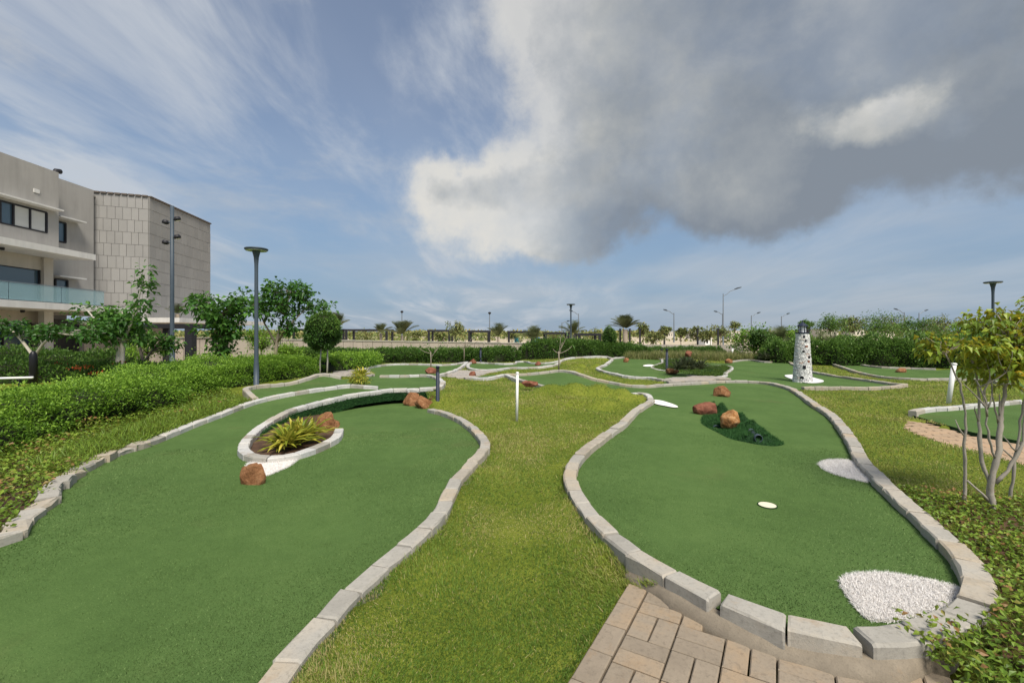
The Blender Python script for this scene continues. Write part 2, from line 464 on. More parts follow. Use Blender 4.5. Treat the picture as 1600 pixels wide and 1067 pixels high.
# ================================================================== THE COURSE
# kerb-top lines, (photo px, photo py, height of the kerb top) -> world
right_front = C([(1019, 624, .24), (994, 639, .22), (972, 660, .20), (947, 677, .19), (915, 700, .17), (896, 722, .15), (891, 742, .14), (899, 766, .13),
                 (914, 790, .12), (941, 820, .12), (972, 846, .12), (1014, 873, .12), (1062, 901, .12), (1120, 929, .12)])
right_near = C([(1131, 933, .12), (1204, 960, .12), (1281, 981, .12), (1335, 991, .12), (1395, 990, .12), (1450, 979, .12), (1502, 958, .12), (1529, 928, .12),
                (1526, 894, .12), (1495, 856, .12), (1456, 818, .12), (1418, 785, .12), (1384, 754, .12), (1357, 727, .12), (1343, 709, .12),
                (1331, 686, .12), (1315, 664, .12), (1299, 646, .12), (1271, 629, .12), (1244, 610, .12), (1224, 602, .12), (1190, 596, .13), (1137, 594.4, .13),
                (1088, 597, .13), (1041, 599.5, .13), (1007, 602, .13), (981, 600.5, .15), (955, 596, .2), (929, 590.6, .28), (910, 584.5, .38),
                (891, 579, .45), (872, 577.5, .46), (853, 580, .41), (825, 583, .36), (790, 584, .35)])
right_tail = C([(790, 584, .35), (807, 590.6, .35), (842, 600, .36), ('w', 1.15, 10.75, .30), ('w', 1.9, 10.6, .24), ('w', 2.55, 10.55, .22), (1002, 613, .23), (1019, 624, .24)])
left_right = C([(672, 638, .12), (690, 642, .13), (712, 650, .14), (738, 666, .14), (756, 686, .14), (754, 703, .14), (731, 728, .13), (714, 747, .13), (700, 772, .12),
                (682, 806, .12), (636, 848, .12), (592, 884, .12), (547, 922, .12), (496, 974, .12), (438, 1040, .12), ('w', -1.02, 1.70, .12), ('w', -1.12, 1.2, .12)])
left_outer = C([('w', -5.2, 1.0, .15), ('w', -4.6, 2.2, .15), (0, 836, .15), (26, 811, .15), (52, 791, .15), (76, 776, .15), (82, 762, .15), (100, 745, .15), (123, 731, .15),
                (147, 718, .15), (170, 707, .15), (192, 699.4, .15), (228, 689, .15), (262, 676, .16), (302, 660, .19), (341, 645.6, .23), (380, 631, .28),
                (403, 624, .30), (439, 616, .33), (475, 610, .36), (510, 605, .38), (546, 600.8, .40), (570, 602, .39), (591, 603.7, .36)])
inner = C([(530, 670, .13), (527, 680, .13), (510, 690, .13), (478, 703, .13), (450, 710, .13), (409, 713, .13), (388, 708, .14), (380, 697, .15), (387, 684, .15), (406, 666, .17),
           (431, 651, .20), (458, 638, .24), (491, 628.8, .29), (532, 619, .33), (574, 612, .35), (615, 607, .37), (653, 606.3, .37), (681, 604, .37),
           (692, 598, .37), (689, 593, .36), (679, 587.5, .36), (662, 585, .36), (629, 586, .36), (594, 586, .36)])
upper_back = C([(400, 622, .305), (389, 613, .37), (385, 605, .40), (404, 602, .40), (439, 599, .40), (463, 595, .43), (482, 589, .50), (499, 583.5, .55), (513, 583.5, .55), (533, 588.5, .46)])
far_left = C([(583, 584, .35), (571, 579, .34), (575, 573.5, .34), (590, 570.5, .35), (617, 568, .35), (655, 568, .35), (692, 569, .35), (730, 565, .35)])
far_left_front = C([(730, 565, .35), (716, 575.5, .35), (697, 582, .35), (685, 585, .36)])
far_mid = C([(736, 565, .32), (731, 570, .32), (737, 575.5, .32), (756, 577, .32), (778, 576, .32), (800, 573.5, .32), (822, 573.5, .32), (843, 572.5, .32), (868, 569, .36), (878, 562, .42), (894, 558, .50), (912, 557, .52), (945, 556.3, .5), (957, 559.5, .42)])
far_mid_back = C([(736, 565, .32), (760, 566, .30), (785, 567.5, .30), (803, 567, .30), (815, 563.8, .3), (832, 566, .30), (858, 566, .32), (876, 562.5, .40)])
small_e = C([(733, 588.6, .33), (750, 589.6, .33), (764, 589, .34), (789, 584, .35)])
small_e2 = C([(789, 584, .35), (772, 582, .34), (752, 584, .33)])
mid_left = C([(1037, 592, .17), (1012, 589, .17), (985, 587.5, .19), (966, 584, .22), (945, 579.5, .26), (934, 574.6, .30), (946, 569, .34), (955, 562, .38), (961, 558.5, .36), (990, 557.6, .3), (1018, 558.3, .3), (1043, 562, .28)])
island = C([(1056, 560.5, .30), (1034, 567, .26), (1021, 571, .24), (1020, 574.5, .22), (1032, 577.8, .20), (1047, 579, .19), ('w', 5.0, 17.9, .14), ('w', 6.2, 16.6, .12), (1121, 588, .14), (1134, 582, .16), (1143, 575, .18), (1139, 571.2, .2), (1130, 570.5, .2), (1110, 571, .2), (1090, 570, .2)])
light_back = C([(1138, 565.5, .24), (1150, 563, .26), (1170, 561.3, .30), (1198, 564.5, .26), (1219, 562.5, .28), (1240, 568.5, .22), (1267, 579, .17), (1290, 583.5, .15), (1317, 587.5, .13), (1365, 594, .12), (1392, 597.7, .12), (1415, 599.5, .12)])
light_front = C([(1415, 599.5, .12), (1395, 602.5, .11), (1365, 604.5, .10), (1327, 604, .10), (1290, 603.6, .10), (1254, 603.9, .10)])
far_right = C([(1462, 575.5, .15), (1420, 574, .16), (1375, 572.5, .18), (1330, 566, .2), (1298, 561.5, .22), (1278, 561, .22), (1290, 565, .2), (1310, 570.5, .17), (1340, 580, .14), (1375, 587, .12), (1425, 590.5, .12), (1475, 590.8, .12), (1522, 591.5, .12), (1562, 596, .12), (1597, 606, .12), (1640, 622, .12)])
side_right = C([(1425, 642, .14), (1440, 638.5, .15), (1460, 636.3, .16), (1483, 635, .16), (1539, 630, .17), (1600, 624.6, .18), (1720, 617, .18)])

def cat(*a):
    return np.vstack(a)
S = .10
L = {k: catmull(v, S) for k, v in dict(right_front=right_front, right_near=right_near, right_tail=right_tail, left_right=left_right, left_outer=left_outer, inner=inner,
     upper_back=upper_back, far_left=far_left, far_left_front=far_left_front, far_mid=far_mid, far_mid_back=far_mid_back, small_e=small_e, small_e2=small_e2,
     mid_left=mid_left, light_back=light_back, light_front=light_front, far_right=far_right, side_right=side_right).items()}
L['island'] = catmull(island, S, True)
def near_i(line, p):
    return int(((line[:, :2] - np.asarray(p)[:2]) ** 2).sum(1).argmin())
def seg(line, a, b):
    i, j = near_i(line, a), near_i(line, b)
    return line[i:j + 1] if i <= j else line[j:i + 1][::-1]
def straight(a, b):
    return resample(np.array([a, b]), S)

LIP = .075
def dn(a, k=LIP):
    a = a.copy(); a[:, 2] -= k
    return a
lo, inn = L['left_outer'], L['inner']
seamL, seamR = P(228, 689, .15), P(380, 697, .15)
base_line = seg(inn, P(497, 627.5, .295), P(681, 604, .37)).copy()
tang = np.gradient(base_line[:, :2], axis=0); tang /= np.linalg.norm(tang, axis=1)[:, None]
base_line[:, 0] -= tang[:, 1] * .34; base_line[:, 1] += tang[:, 0] * .34
base_line[:, 2] = .03
rock_end = P(672, 638, .12)
# each green: closed boundary (x, y, z of the turf edge)
greens = {}
greens['left_lower'] = cat(dn(seg(lo, lo[0], seamL)), dn(straight(seamL, seamR))[1:], dn(seg(inn, seamR, inn[0]))[1:],
                           straight(inn[0] - [0, 0, LIP], base_line[0])[1:-1], base_line, straight(base_line[-1], rock_end - [0, 0, .08])[1:-1],
                           dn(L['left_right']), np.array([[-1.7, .8, .05], [-3, .5, .05], [-4.3, .6, .05]]))
greens['left_upper'] = cat(dn(straight(seamR, seamL)), dn(seg(lo, seamL, lo[-1]))[1:], dn(straight(lo[-1], inn[-1]))[1:-1], dn(seg(inn, inn[-1], seamR)))
greens['left_back'] = cat(dn(seg(lo, P(400, 624.5, .30), lo[-1])), dn(straight(lo[-1], inn[-1]))[1:], dn(straight(inn[-1], L['far_left'][0]))[1:-1],
                          dn(straight(L['far_left'][0], L['upper_back'][-1]))[1:-1], dn(L['upper_back'][::-1]))
greens['far_left'] = cat(dn(L['far_left']), dn(L['far_left_front'])[1:], dn(seg(inn, P(679, 587.5, .36), inn[-1])))
greens['far_mid'] = cat(dn(seg(L['far_mid'], L['far_mid'][0], P(877, 562, .42))), dn(L['far_mid_back'][::-1])[1:-1])
greens['small_e'] = cat(dn(L['small_e']), dn(L['small_e2'])[1:])
greens['right'] = cat(dn(L['right_front']), dn(L['right_near'], LIP)[1:], dn(L['right_tail'])[1:-1])
greens['middle'] = cat(dn(L['mid_left']), dn(straight(L['mid_left'][-1], L['light_back'][0]))[1:-1], dn(L['light_back']), dn(L['light_front'])[1:],
                       dn(seg(L['right_near'], P(1240, 608, .12), P(1041, 599.5, .13)), .06))
greens['far_right'] = cat(dn(L['far_right']), np.array([[19.5, 12.5, .06], [20, 20, .08]]))
sr_front = C([(1424, 648, .06), (1469, 661, .05), (1519, 675, .05), (1600, 690, .05), (1720, 712, .05)])
greens['side_right'] = cat(dn(L['side_right']), sr_front[::-1])
extra_in = {
    'left_lower': [(250, 900, .04), (500, 850, .03), (600, 720, .03), (560, 660, .03), (350, 740, .05), (200, 770, .07), ('w', -2.0, 9.3, .03), ('w', -2.4, 2, .03)],
    'right': [(1100, 750, .04), (1200, 880, .04), (1250, 700, .04), (1150, 640, .05), (1000, 690, .06), (1180, 610, .05), (930, 600, .10), (1290, 800, .04), (1060, 850, .03)],
    'middle': [(1255, 597, .05), (1200, 585, .08), (1180, 570, .16), (990, 575, .18), (1000, 566, .22), (1090, 580, .08), (1330, 597, .04)],
    'far_right': [(1450, 583, .07)],
    'left_upper': [], 'left_back': [(450, 606, .30)], 'far_left': [(640, 577, .26)], 'far_mid': [(790, 571, .24)], 'small_e': [], 'side_right': [(1550, 655, .06)],
}
GLAB = {'left_lower': 'broad artificial turf green filling the near left side', 'left_upper': 'raised turf lane curving above the spiky planter',
        'left_back': 'turf strip beyond the raised lane beside the grey lamp post', 'far_left': 'far turf green before the tan wall with a lone bare tree',
        'far_mid': 'distant narrow turf green left of the grassy hump', 'small_e': 'small turf tip beside the pale paved patch',
        'right': 'large heart-shaped turf green with the cup and rock mound', 'middle': 'turf green around the grass island and stone lighthouse',
        'far_right': 'distant turf green in front of the tall right hedge', 'side_right': 'turf green behind the multi-stemmed tree at the right edge'}
def surface(bound, extra, step):
    """triangulated sheet inside a boundary, heights spread from the boundary inwards"""
    ctrl = bound if not len(extra) else np.vstack([bound, C(extra)])
    x0, y0 = bound[:, :2].min(0); x1, y1 = bound[:, :2].max(0)
    gx, gy = np.meshgrid(np.arange(x0, x1, step), np.arange(y0, y1, step))
    q = np.stack([gx.ravel(), gy.ravel()], 1)
    q = q[inside(bound, q)]
    q = q[dist_poly(bound, q) > step * .45]
    z = idw(ctrl, q, 2.6) if len(q) else np.zeros(0)
    pts = [Vector((float(a), float(b))) for a, b in bound[:, :2]] + [Vector((float(a), float(b))) for a, b in q]
    n = len(bound)
    v, e, f, ov, oe, of = delaunay_2d_cdt(pts, [], [list(range(n))], 1, 1e-5)
    zz = np.concatenate([bound[:, 2], z])
    V = [(p.x, p.y, zz[o[0]] if o else 0) for p, o in zip(v, ov)]
    Fc = []
    for t in f:
        a, b, c = (v[i] for i in t[:3])
        Fc.append(tuple(t) if (b - a).cross(c - a) > 0 else tuple(t)[::-1])
    return V, Fc
green_obj = {}
for k, b in greens.items():
    step = .16 if k in ('left_lower', 'right', 'left_upper', 'left_back') else .3
    V, Fc = surface(b, extra_in[k], step)
    go = tag(obj('putting_green', V, Fc, TURF, None, True), GLAB[k], 'putting green', kind='structure'); green_obj[k] = go

# ---------------------------------------------------------------- paths (polygons, used for the lawn too)
D2 = np.array([math.sin(R(30.6)), math.cos(R(30.6))]); D1 = np.array([D2[1], -D2[0]])
PO = P(1011.4, 919, 0)[:2]                     # top corner of the near paving
MOD = .236
PATH_Z = -.015
near_path = np.array([PO - D1 * .14, PO + D1 * MOD * 6.3, PO + D1 * MOD * 6.3 - D2 * MOD * 9, PO - D1 * .14 - D2 * MOD * 9])
right_path = C([(1409, 667, 0), (1424, 657, 0), (1460, 664.5, 0), (1525, 681, 0), (1600, 693, 0), (1720, 716, 0), (1720, 765, 0), (1600, 730, 0), (1525, 709, 0), (1469, 695, 0), (1425, 677, 0)])
grey_patch = C([(702, 583, .28), (712, 578.8, .28), (740, 578.6, .28), (774, 579.6, .28), (756, 584.5, .28), (738, 590, .28), (720, 591.5, .28), (707, 588.5, .28)])
pale_patch = C([(523, 584.5, .38), (532, 577, .35), (548, 573, .33), (566, 573, .32), (574, 580, .33), (578, 586, .34), (540, 588, .38)])
mid_patch = C([(1037, 592.5, .13), (1086, 587.5, .12), (1121, 588.5, .12), (1133, 591.5, .12), (1090, 595.2, .12), (1041, 597.5, .12)])
far_patch = C([(1304, 562, .2), (1313, 559.5, .2), (1331, 560.5, .2), (1337, 564, .19), (1330, 568.5, .18), (1318, 568.5, .18)])
patches = [near_path, right_path, grey_patch, pale_patch, far_patch]

# ---------------------------------------------------------------- lawn terrain
planter = np.vstack([seg(inn, inn[0], P(497, 627.5, .295)), [inn[0]]])
def lawn_edge(a):
    a = a.copy(); a[:, 2] -= np.interp(a[:, 1], [4, 6.5], [.05, .09]); return a
lawn_ctrl = [lawn_edge(L[k])[::2] for k in ('right_front', 'right_near', 'right_tail', 'left_right', 'upper_back', 'far_left', 'far_left_front', 'far_mid', 'far_mid_back', 'small_e', 'small_e2', 'mid_left', 'light_back', 'light_front', 'far_right', 'side_right')]
lawn_ctrl.append(dn(seg(lo, lo[0], P(400, 624.5, .3)), .07)[::2])
lawn_ctrl.append(dn(seg(inn, P(660, 606, .37), inn[-1]), .09)[::2])
lawn_ctrl.append(dn(L['island'], .05)[::2])
ex = C([('w', .9, 10.15, .47), ('w', 1.4, 9.95, .53), ('w', 1.9, 9.85, .52), ('w', 2.4, 9.9, .42), ('w', 2.8, 9.9, .30), ('w', 1.3, 9.3, .30), ('w', 1.2, 8.8, .13), ('w', 1.8, 8.8, .12), ('w', 1.9, 9.3, .30), ('w', .3, 9.0, .2),
        ('w', -.6, 9.5, .2), ('w', -1.0, 8.2, .12), (808, 658, .08), (800, 720, .05), (800, 800, .02), (700, 950, .0), (800, 1000, -.01), (920, 1000, -.01), ('w', 0, 1.2, 0), ('w', 0, -1, 0), ('w', 2, 0, 0), ('w', 0.3, 12, .34), ('w', -.8, 11.5, .3), ('w', -1.2, 12.8, .3),
        (905, 567, .48), (935, 566, .46), (900, 574, .42), (940, 584, .25), (975, 592, .12), (1072, 556.5, .62), (1075, 562, .55), (1060, 570, .38), (1100, 578, .25), (1120, 577, .20),
        (1450, 720, .0), (1500, 780, .02), (1400, 650, .03), (1350, 620, .05), (1450, 612, .08), (1480, 630, .08), (1560, 760, .02), ('w', 3.7, 2.6, .03), ('w', 4.5, 3, .05), ('w', 4, 1.5, .03), ('w', 3, 1.2, 0),
        ('w', -6.5, 5.5, .15), ('w', -7.5, 4, .15), ('w', -8, 7, .2), ('w', -8, 10, .3), ('w', -8, 13, .3), ('w', -6, 15, .3), ('w', -12, 20, .2), ('w', -12, 10, .2), ('w', -14, 4, .1), ('w', -8, 0, .1),
        ('w', 0, 26, .2), ('w', -8, 25, .2), ('w', 9, 27, .2), ('w', 20, 24, 0), ('w', 14, 9, .05), ('w', 14, 3, .05), ('w', 8, 2, .05), ('w', 20, 5, .0)])
brd = np.array([[*(PO - D1 * o_ - D2 * t_), -.035] for o_ in (.12, .17) for t_ in np.arange(-.12, 2.2, .1)])
lawn_ctrl = np.vstack(lawn_ctrl + [ex, brd])
GS = .12
gxs = np.arange(-16, 22.01, GS); gys = np.arange(-2.5, 29.01, GS)
GX, GY = np.meshgrid(gxs, gys)
q = np.stack([GX.ravel(), GY.ravel()], 1)
z = idw(lawn_ctrl, q, 3.2)
und = fbm(q[:, 0] * .55, q[:, 1] * .55) * 1.7 + .8 * fbm(q[:, 0] * 1.7 + 4, q[:, 1] * 1.7, 2.0, 2)
z += und * .018
ZL = z.copy()                                    # the lawn as it stands, before cutting out
isl = inside(L['island'], q)
for k, b in greens.items():
    m = inside(b, q)
    near = dist_poly(b, q) < .05
    m = m | near
    if k == 'middle':
        m &= ~isl
    if m.any():
        ctrl = np.vstack([b] + ([C(extra_in[k])] if extra_in[k] else []))
        z[m] = np.minimum(z[m], idw(ctrl, q[m], 2.6) - .14)
z[isl] -= .22
m = inside(planter, q); z[m] = np.minimum(z[m], -.05)
m = inside(near_path, q) | (inside(np.vstack([near_path[0], near_path[0] + D2 * .5, near_path[1] + D2 * .5, near_path[1]]), q)); z[m] = np.minimum(z[m], PATH_Z - .06)
for pt in patches[1:]:
    m = inside(pt, q); z[m] = np.minimum(z[m], pt[:, 2].mean() - .05)
nx, ny = len(gxs), len(gys)
idx = np.arange(nx * ny).reshape(ny, nx)
quads = np.stack([idx[:-1, :-1].ravel(), idx[:-1, 1:].ravel(), idx[1:, 1:].ravel(), idx[1:, :-1].ravel()], 1)
m_, g_ = material('lawn_ground'); p_ = pos(g_)
nb = g_.noise(p_, 1.3, 5, .6); nf = g_.noise(p_, 60, 4, .7)
colr = g_.ramp(g_.m('ADD', g_.m('MULTIPLY', nb, .5), g_.m('MULTIPLY', nf, .5)), [(.3, (.065, .09, .012)), (.5, (.145, .18, .022)), (.7, (.24, .24, .045))])
finish(g_, colr, .95, nf, .7, .02, spec=.1)
LAWN = m_
tag(obj('lawn', np.stack([q[:, 0], q[:, 1], z], 1), quads, LAWN, None, True), 'yellowish green lawn rolling between the turf greens', 'lawn', kind='structure')
Zg = ZL.reshape(ny, nx)
def ground(xy):
    xy = np.atleast_2d(xy)
    fx = np.clip((xy[:, 0] - gxs[0]) / GS, 0, nx - 1.001); fy = np.clip((xy[:, 1] - gys[0]) / GS, 0, ny - 1.001)
    i, j = fx.astype(int), fy.astype(int); a, b = fx - i, fy - j
    return Zg[j, i] * (1 - a) * (1 - b) + Zg[j, i + 1] * a * (1 - b) + Zg[j + 1, i] * (1 - a) * b + Zg[j + 1, i + 1] * a * b
def gz(x, y):
    return float(ground(np.array([[x, y]]))[0])

# outer ground to the horizon
def axis(lo_, hi_, n, far):
    a = np.linspace(lo_, hi_, n); k = np.geomspace(1, far, 22)
    return np.concatenate([(lo_ - k)[::-1], a, hi_ + k])
ax, ay = axis(-30, 40, 50, 3000), np.concatenate([[-400, -60, -10], np.linspace(-4, 60, 50), 60 + np.geomspace(1, 4000, 30)])
AX, AY = np.meshgrid(ax, ay)
def outer_z(x, y):
    t = np.clip((y - 26) / 12, 0, 1); t2 = np.clip((np.maximum(x - 18, -13 - x)) / 8, 0, 1)
    return -.35 - .75 * t * t * (3 - 2 * t) + .15 * t2
zo = outer_z(AX, AY)
idx = np.arange(AX.size).reshape(AX.shape)
quads = np.stack([idx[:-1, :-1].ravel(), idx[:-1, 1:].ravel(), idx[1:, 1:].ravel(), idx[1:, :-1].ravel()], 1)
m_, g_ = material('open_ground'); p_ = pos(g_)
n1 = g_.noise(p_, .035, 6, .6); n2 = g_.noise(p_, .5, 6, .65)
sand = g_.ramp(n2, [(.3, (.42, .34, .24)), (.7, (.62, .53, .40))])
scrub = g_.ramp(n2, [(.3, (.06, .08, .025)), (.7, (.17, .17, .07))])
finish(g_, g_.mix(g_.sstep(n1, .52, .62), sand, scrub), .95, n2, .3, .1, spec=.1)
tag(obj('ground', np.stack([AX.ravel(), AY.ravel(), zo.ravel()], 1), quads, m_, None, True), 'open sandy and scrubby land reaching the horizon', 'ground', kind='structure')

# ---------------------------------------------------------------- kerbs, block by block
def green_z(key, xy):
    ctrl = greens[key] if not extra_in[key] else np.vstack([greens[key], C(extra_in[key])])
    return float(idw(ctrl, np.asarray(xy, float)[None, :2], 2.6)[0])
def on_green(key, px, py):
    z_ = .05
    for _ in range(12):
        z_ = .5 * z_ + .5 * green_z(key, P(px, py, z_))
    return P(px, py, z_)
def curb(label, line, width=.13, block=.30, depth=.26, mats=(CURB,), closed=False, jit=1.0, gaps=()):
    root = empty('stone_curb', line[0]); tag(root, label, 'curb', 'stone curbs round the greens')
    base = line[0]
    q = np.vstack([line, line[:1]]) if closed else line
    s = np.concatenate([[0], np.cumsum(np.linalg.norm(np.diff(q, axis=0), axis=1))])
    n = max(1, int(round(s[-1] / block)))
    cuts = np.linspace(0, s[-1], n + 1)
    if n > 2:
        cuts[1:-1] += rng.normal(0, block * .06, n - 1)
    at = lambda t: np.array([np.interp(t, s, q[:, k]) for k in range(3)])
    w, bv = width / 2, .012
    for i in range(n):
        gap = .005 + (.03 if i in gaps else 0)
        a, b = cuts[i] + gap, cuts[i + 1] - .005
        dz, dl, tw = rng.normal(0, .004 * jit), rng.normal(0, .004 * jit), rng.normal(0, .006 * jit)
        st = [a, a + .012, (a + b) / 2, b - .012, b]
        V = []
        for k, t in enumerate(st):
            c = at(t); d_ = at(min(t + .06, s[-1])) - at(max(t - .06, 0)); d_ = d_[:2] / (np.linalg.norm(d_[:2]) + 1e-9)
            nrm = np.array([d_[1], -d_[0]])
            en = .006 if k in (0, 4) else 0
            off = dl + tw * (t - (a + b) / 2) / block
            dp = depth(c) if callable(depth) else depth
            for u, h in ((-w, -dp), (-w, -bv - en), (-w + bv, -en), (w - bv, -en), (w, -bv - en), (w, -dp)):
                jx, jz = (rng.normal(0, .0028 * jit, 2) if h > -dp + .01 else (0, 0))
                V.append((*(c[:2] + nrm * (u + off + jx) - base[:2]), c[2] + h + dz + jz - base[2]))
        Fc = []
        for k in range(4):
            for e in range(5):
                Fc.append((k * 6 + e, k * 6 + e + 1, (k + 1) * 6 + e + 1, (k + 1) * 6 + e))
        Fc.append((5, 4, 3, 2, 1, 0)); Fc.append(tuple(24 + e for e in range(6)))
        obj('stone_block', V, Fc, mats[int(rng.integers(len(mats)))], root)
    return root
mixw = (CURB, CURB, CURB_TAN)
curb('grey stone curb on the left flank of the heart-shaped green', L['right_front'], .135, .30, mats=mixw)
rn = L['right_near']; cutA = near_i(rn, P(1271, 629, .12)); cutB = near_i(rn, P(955, 596, .2))
curb('weathered stone curb round the near and right side of the heart-shaped green', rn[:cutA + 1], .15, .31, .22, mixw, gaps=(2, 4))
curb('stone curb closing the far end of the heart-shaped green', rn[cutA:], .15, .36, mats=mixw)
curb('short stone curb behind the grassy hump beside the white pole', L['right_tail'], .13, .34, mats=(CURB_PALE, CURB_PALE, CURB))
curb('pale stone curb between the left green and the middle lawn', L['left_right'], .13, .30, mats=mixw)
i0 = near_i(lo, P(228, 689, .15))
curb('tan crooked stone curb along the low hedge at the left edge', lo[:i0 + 1], .15, .26, mats=(CURB_TAN, CURB), jit=3.0)
curb('straight pale stone curb along the raised turf lane', lo[i0:], .125, .34, mats=(CURB_PALE, CURB_PALE, CURB))
curb('pale stone curb looping round the spiky planter and along the lane edge', inn, .13, .30, lambda c: .20 if c[2] < .155 or c[1] > 10.7 else .085, mats=(CURB_PALE, CURB_PALE, CURB))
curb('stone curb with a brown end beside the grey lamp post', L['upper_back'], .12, .34, mats=mixw)
curb('stone curb along the back of the far left green', L['far_left'], .12, .4, mats=(CURB_PALE, CURB_PALE, CURB))
curb('stone curb on the right side of the far left green', L['far_left_front'], .12, .4, mats=(CURB_PALE, CURB_PALE, CURB))
curb('wavy distant stone curb over the far grassy hump', L['far_mid'], .13, .42, mats=(CURB_PALE, CURB_PALE, CURB))
curb('low distant stone curb in front of the far hedge', L['far_mid_back'], .10, .45, mats=(CURB_PALE, CURB_PALE, CURB))
curb('short stone curb at the tip beside the pale paved patch', L['small_e'], .11, .35, mats=(CURB_PALE, CURB_PALE, CURB))
curb('stone curb bending round the left of the middle green', L['mid_left'], .14, .38, mats=(CURB_PALE, CURB_PALE, CURB))
curb('oval stone curb round the grass island', L['island'], .14, .36, closed=True, mats=(CURB_PALE, CURB))
curb('stone curb running behind the stone lighthouse', L['light_back'], .13, .40, mats=mixw)
curb('tan stone curb in front of the lighthouse green', L['light_front'], .13, .36, mats=(CURB_TAN,))
curb('long stone curb round the far right green', L['far_right'], .12, .42, mats=mixw)
curb('stone curb behind the multi-stemmed tree', L['side_right'], .13, .34, mats=(CURB_PALE, CURB_PALE, CURB))

# concrete footing under the near kerb
fl = np.vstack([seg(L['right_front'], P(1000, 864, .12), L['right_front'][-1]), seg(rn, rn[0], P(1440, 981, .12))])
tg = np.gradient(fl[:, :2], axis=0); tg /= np.linalg.norm(tg, axis=1)[:, None]
nr = np.stack([tg[:, 1], -tg[:, 0]], 1)
V, n = [], len(fl)
for i in range(n):
    for o_, h in ((.03, .055), (.075, .045), (.095, .014), (.118, -.008), (.122, -.06)):
        k = 1 + .3 * mnoise.noise((fl[i, 0] * 6, fl[i, 1] * 6, o_ * 9)) + .18 * mnoise.noise((fl[i, 0] * 19, fl[i, 1] * 19, o_ * 30))
        V.append((fl[i, 0] + nr[i, 0] * o_ * k, fl[i, 1] + nr[i, 1] * o_ * k, h * k if h > 0 else h))
Fc = [(i * 5 + e, (i + 1) * 5 + e, (i + 1) * 5 + e + 1, i * 5 + e + 1) for i in range(n - 1) for e in range(4)]
tag(obj('curb_footing', V, [f[::-1] for f in Fc], CONCRETE, None, True), 'rough stained concrete footing between pavers and curb', 'footing', kind='structure')

# retaining face of the lane, turf clad
top = dn(seg(inn, P(400, 671, .165), P(681, 604, .37)), .05)
bot = top.copy()
tg = np.gradient(top[:, :2], axis=0); tg /= np.linalg.norm(tg, axis=1)[:, None]
nr = np.stack([tg[:, 1], -tg[:, 0]], 1)
bot[:, :2] += nr * .075; bot[:, 2] = np.interp(top[:, 0], [-3.75, -3.35, -2.2, -1.9], [-.02, .10, .12, .0])
top[:, :2] += nr * .055
n = len(top); V = np.vstack([top, bot])
Fc = np.array([(i, i + 1, n + i + 1, n + i) for i in range(n - 1)])
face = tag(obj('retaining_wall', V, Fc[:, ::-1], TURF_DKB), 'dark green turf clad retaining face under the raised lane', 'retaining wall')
bk_ = seg(inn, P(497, 627.5, .295), P(681, 604, .37)).copy(); tb = np.gradient(bk_[:, :2], axis=0); tb /= np.linalg.norm(tb, axis=1)[:, None]
bk_[:, 0] -= tb[:, 1] * .33; bk_[:, 1] += tb[:, 0] * .33; nb2 = len(bk_)
b1 = bk_.copy(); b1[:, 2] = .24; b2 = bk_.copy(); b2[:, 2] = -.05
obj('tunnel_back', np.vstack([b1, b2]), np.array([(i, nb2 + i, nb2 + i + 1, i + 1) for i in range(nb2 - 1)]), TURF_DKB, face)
def blades(name, base, up, length, width, mat, parent=None, tint=None, bend=.5, seg2=True):
    """many grass blades: base points, up vectors"""
    n = len(base)
    side = np.cross(up, rng.normal(size=(n, 3))); side /= np.linalg.norm(side, axis=1)[:, None] + 1e-9
    lean = np.cross(side, up)
    length = np.broadcast_to(length, n)[:, None]; width = np.broadcast_to(width, n)[:, None]
    bd = (rng.random((n, 1)) * bend)
    a = base - side * width / 2; b = base + side * width / 2
    if tint is None: tint = rng.random(n)
    if seg2:
        mid = base + up * length * .6 + lean * length * bd * .35
        tip = base + up * length * (1 - .3 * bd) + lean * length * bd
        c = mid - side * width * .35; d_ = mid + side * width * .35
        V = np.stack([a, b, c, d_, tip], 1).reshape(-1, 3)
        o = np.arange(n)[:, None] * 5
        return obj(name, V, [o + np.array([[0, 1, 3, 2]]), o + np.array([[2, 3, 4]])], mat, parent, False, np.repeat(tint, 5))
    tip = base + up * length + lean * length * bd
    V = np.stack([a, b, tip], 1).reshape(-1, 3)
    return obj(name, V, np.arange(3 * n).reshape(-1, 3), mat, parent, False, np.repeat(tint, 3))
k = 9000
ii = rng.integers(0, n - 1, k); t = rng.random((k, 1)); u = rng.random((k, 1))
a_ = top[ii] * (1 - t) + top[ii + 1] * t; b_ = bot[ii] * (1 - t) + bot[ii + 1] * t
up = np.c_[nr[ii], np.zeros(k)] + rng.normal(0, .35, (k, 3)); up[:, 2] += .1
up /= np.linalg.norm(up, axis=1)[:, None]
pile = blades('turf_pile', a_ * (1 - u) + b_ * u, up, .035, .007, TURF_DK, face, bend=.4, seg2=False); pile['kind'] = 'stuff'

# planter bed
V, Fc = surface(np.vstack([seg(inn, inn[0], P(497, 627.5, .295))]) * [1, 1, 0] + [0, 0, .06], [], .15)
tag(obj('planter_bed', V, Fc, SOIL, None, True), 'dark soil bed inside the oval planter curb', 'soil bed', kind='structure')

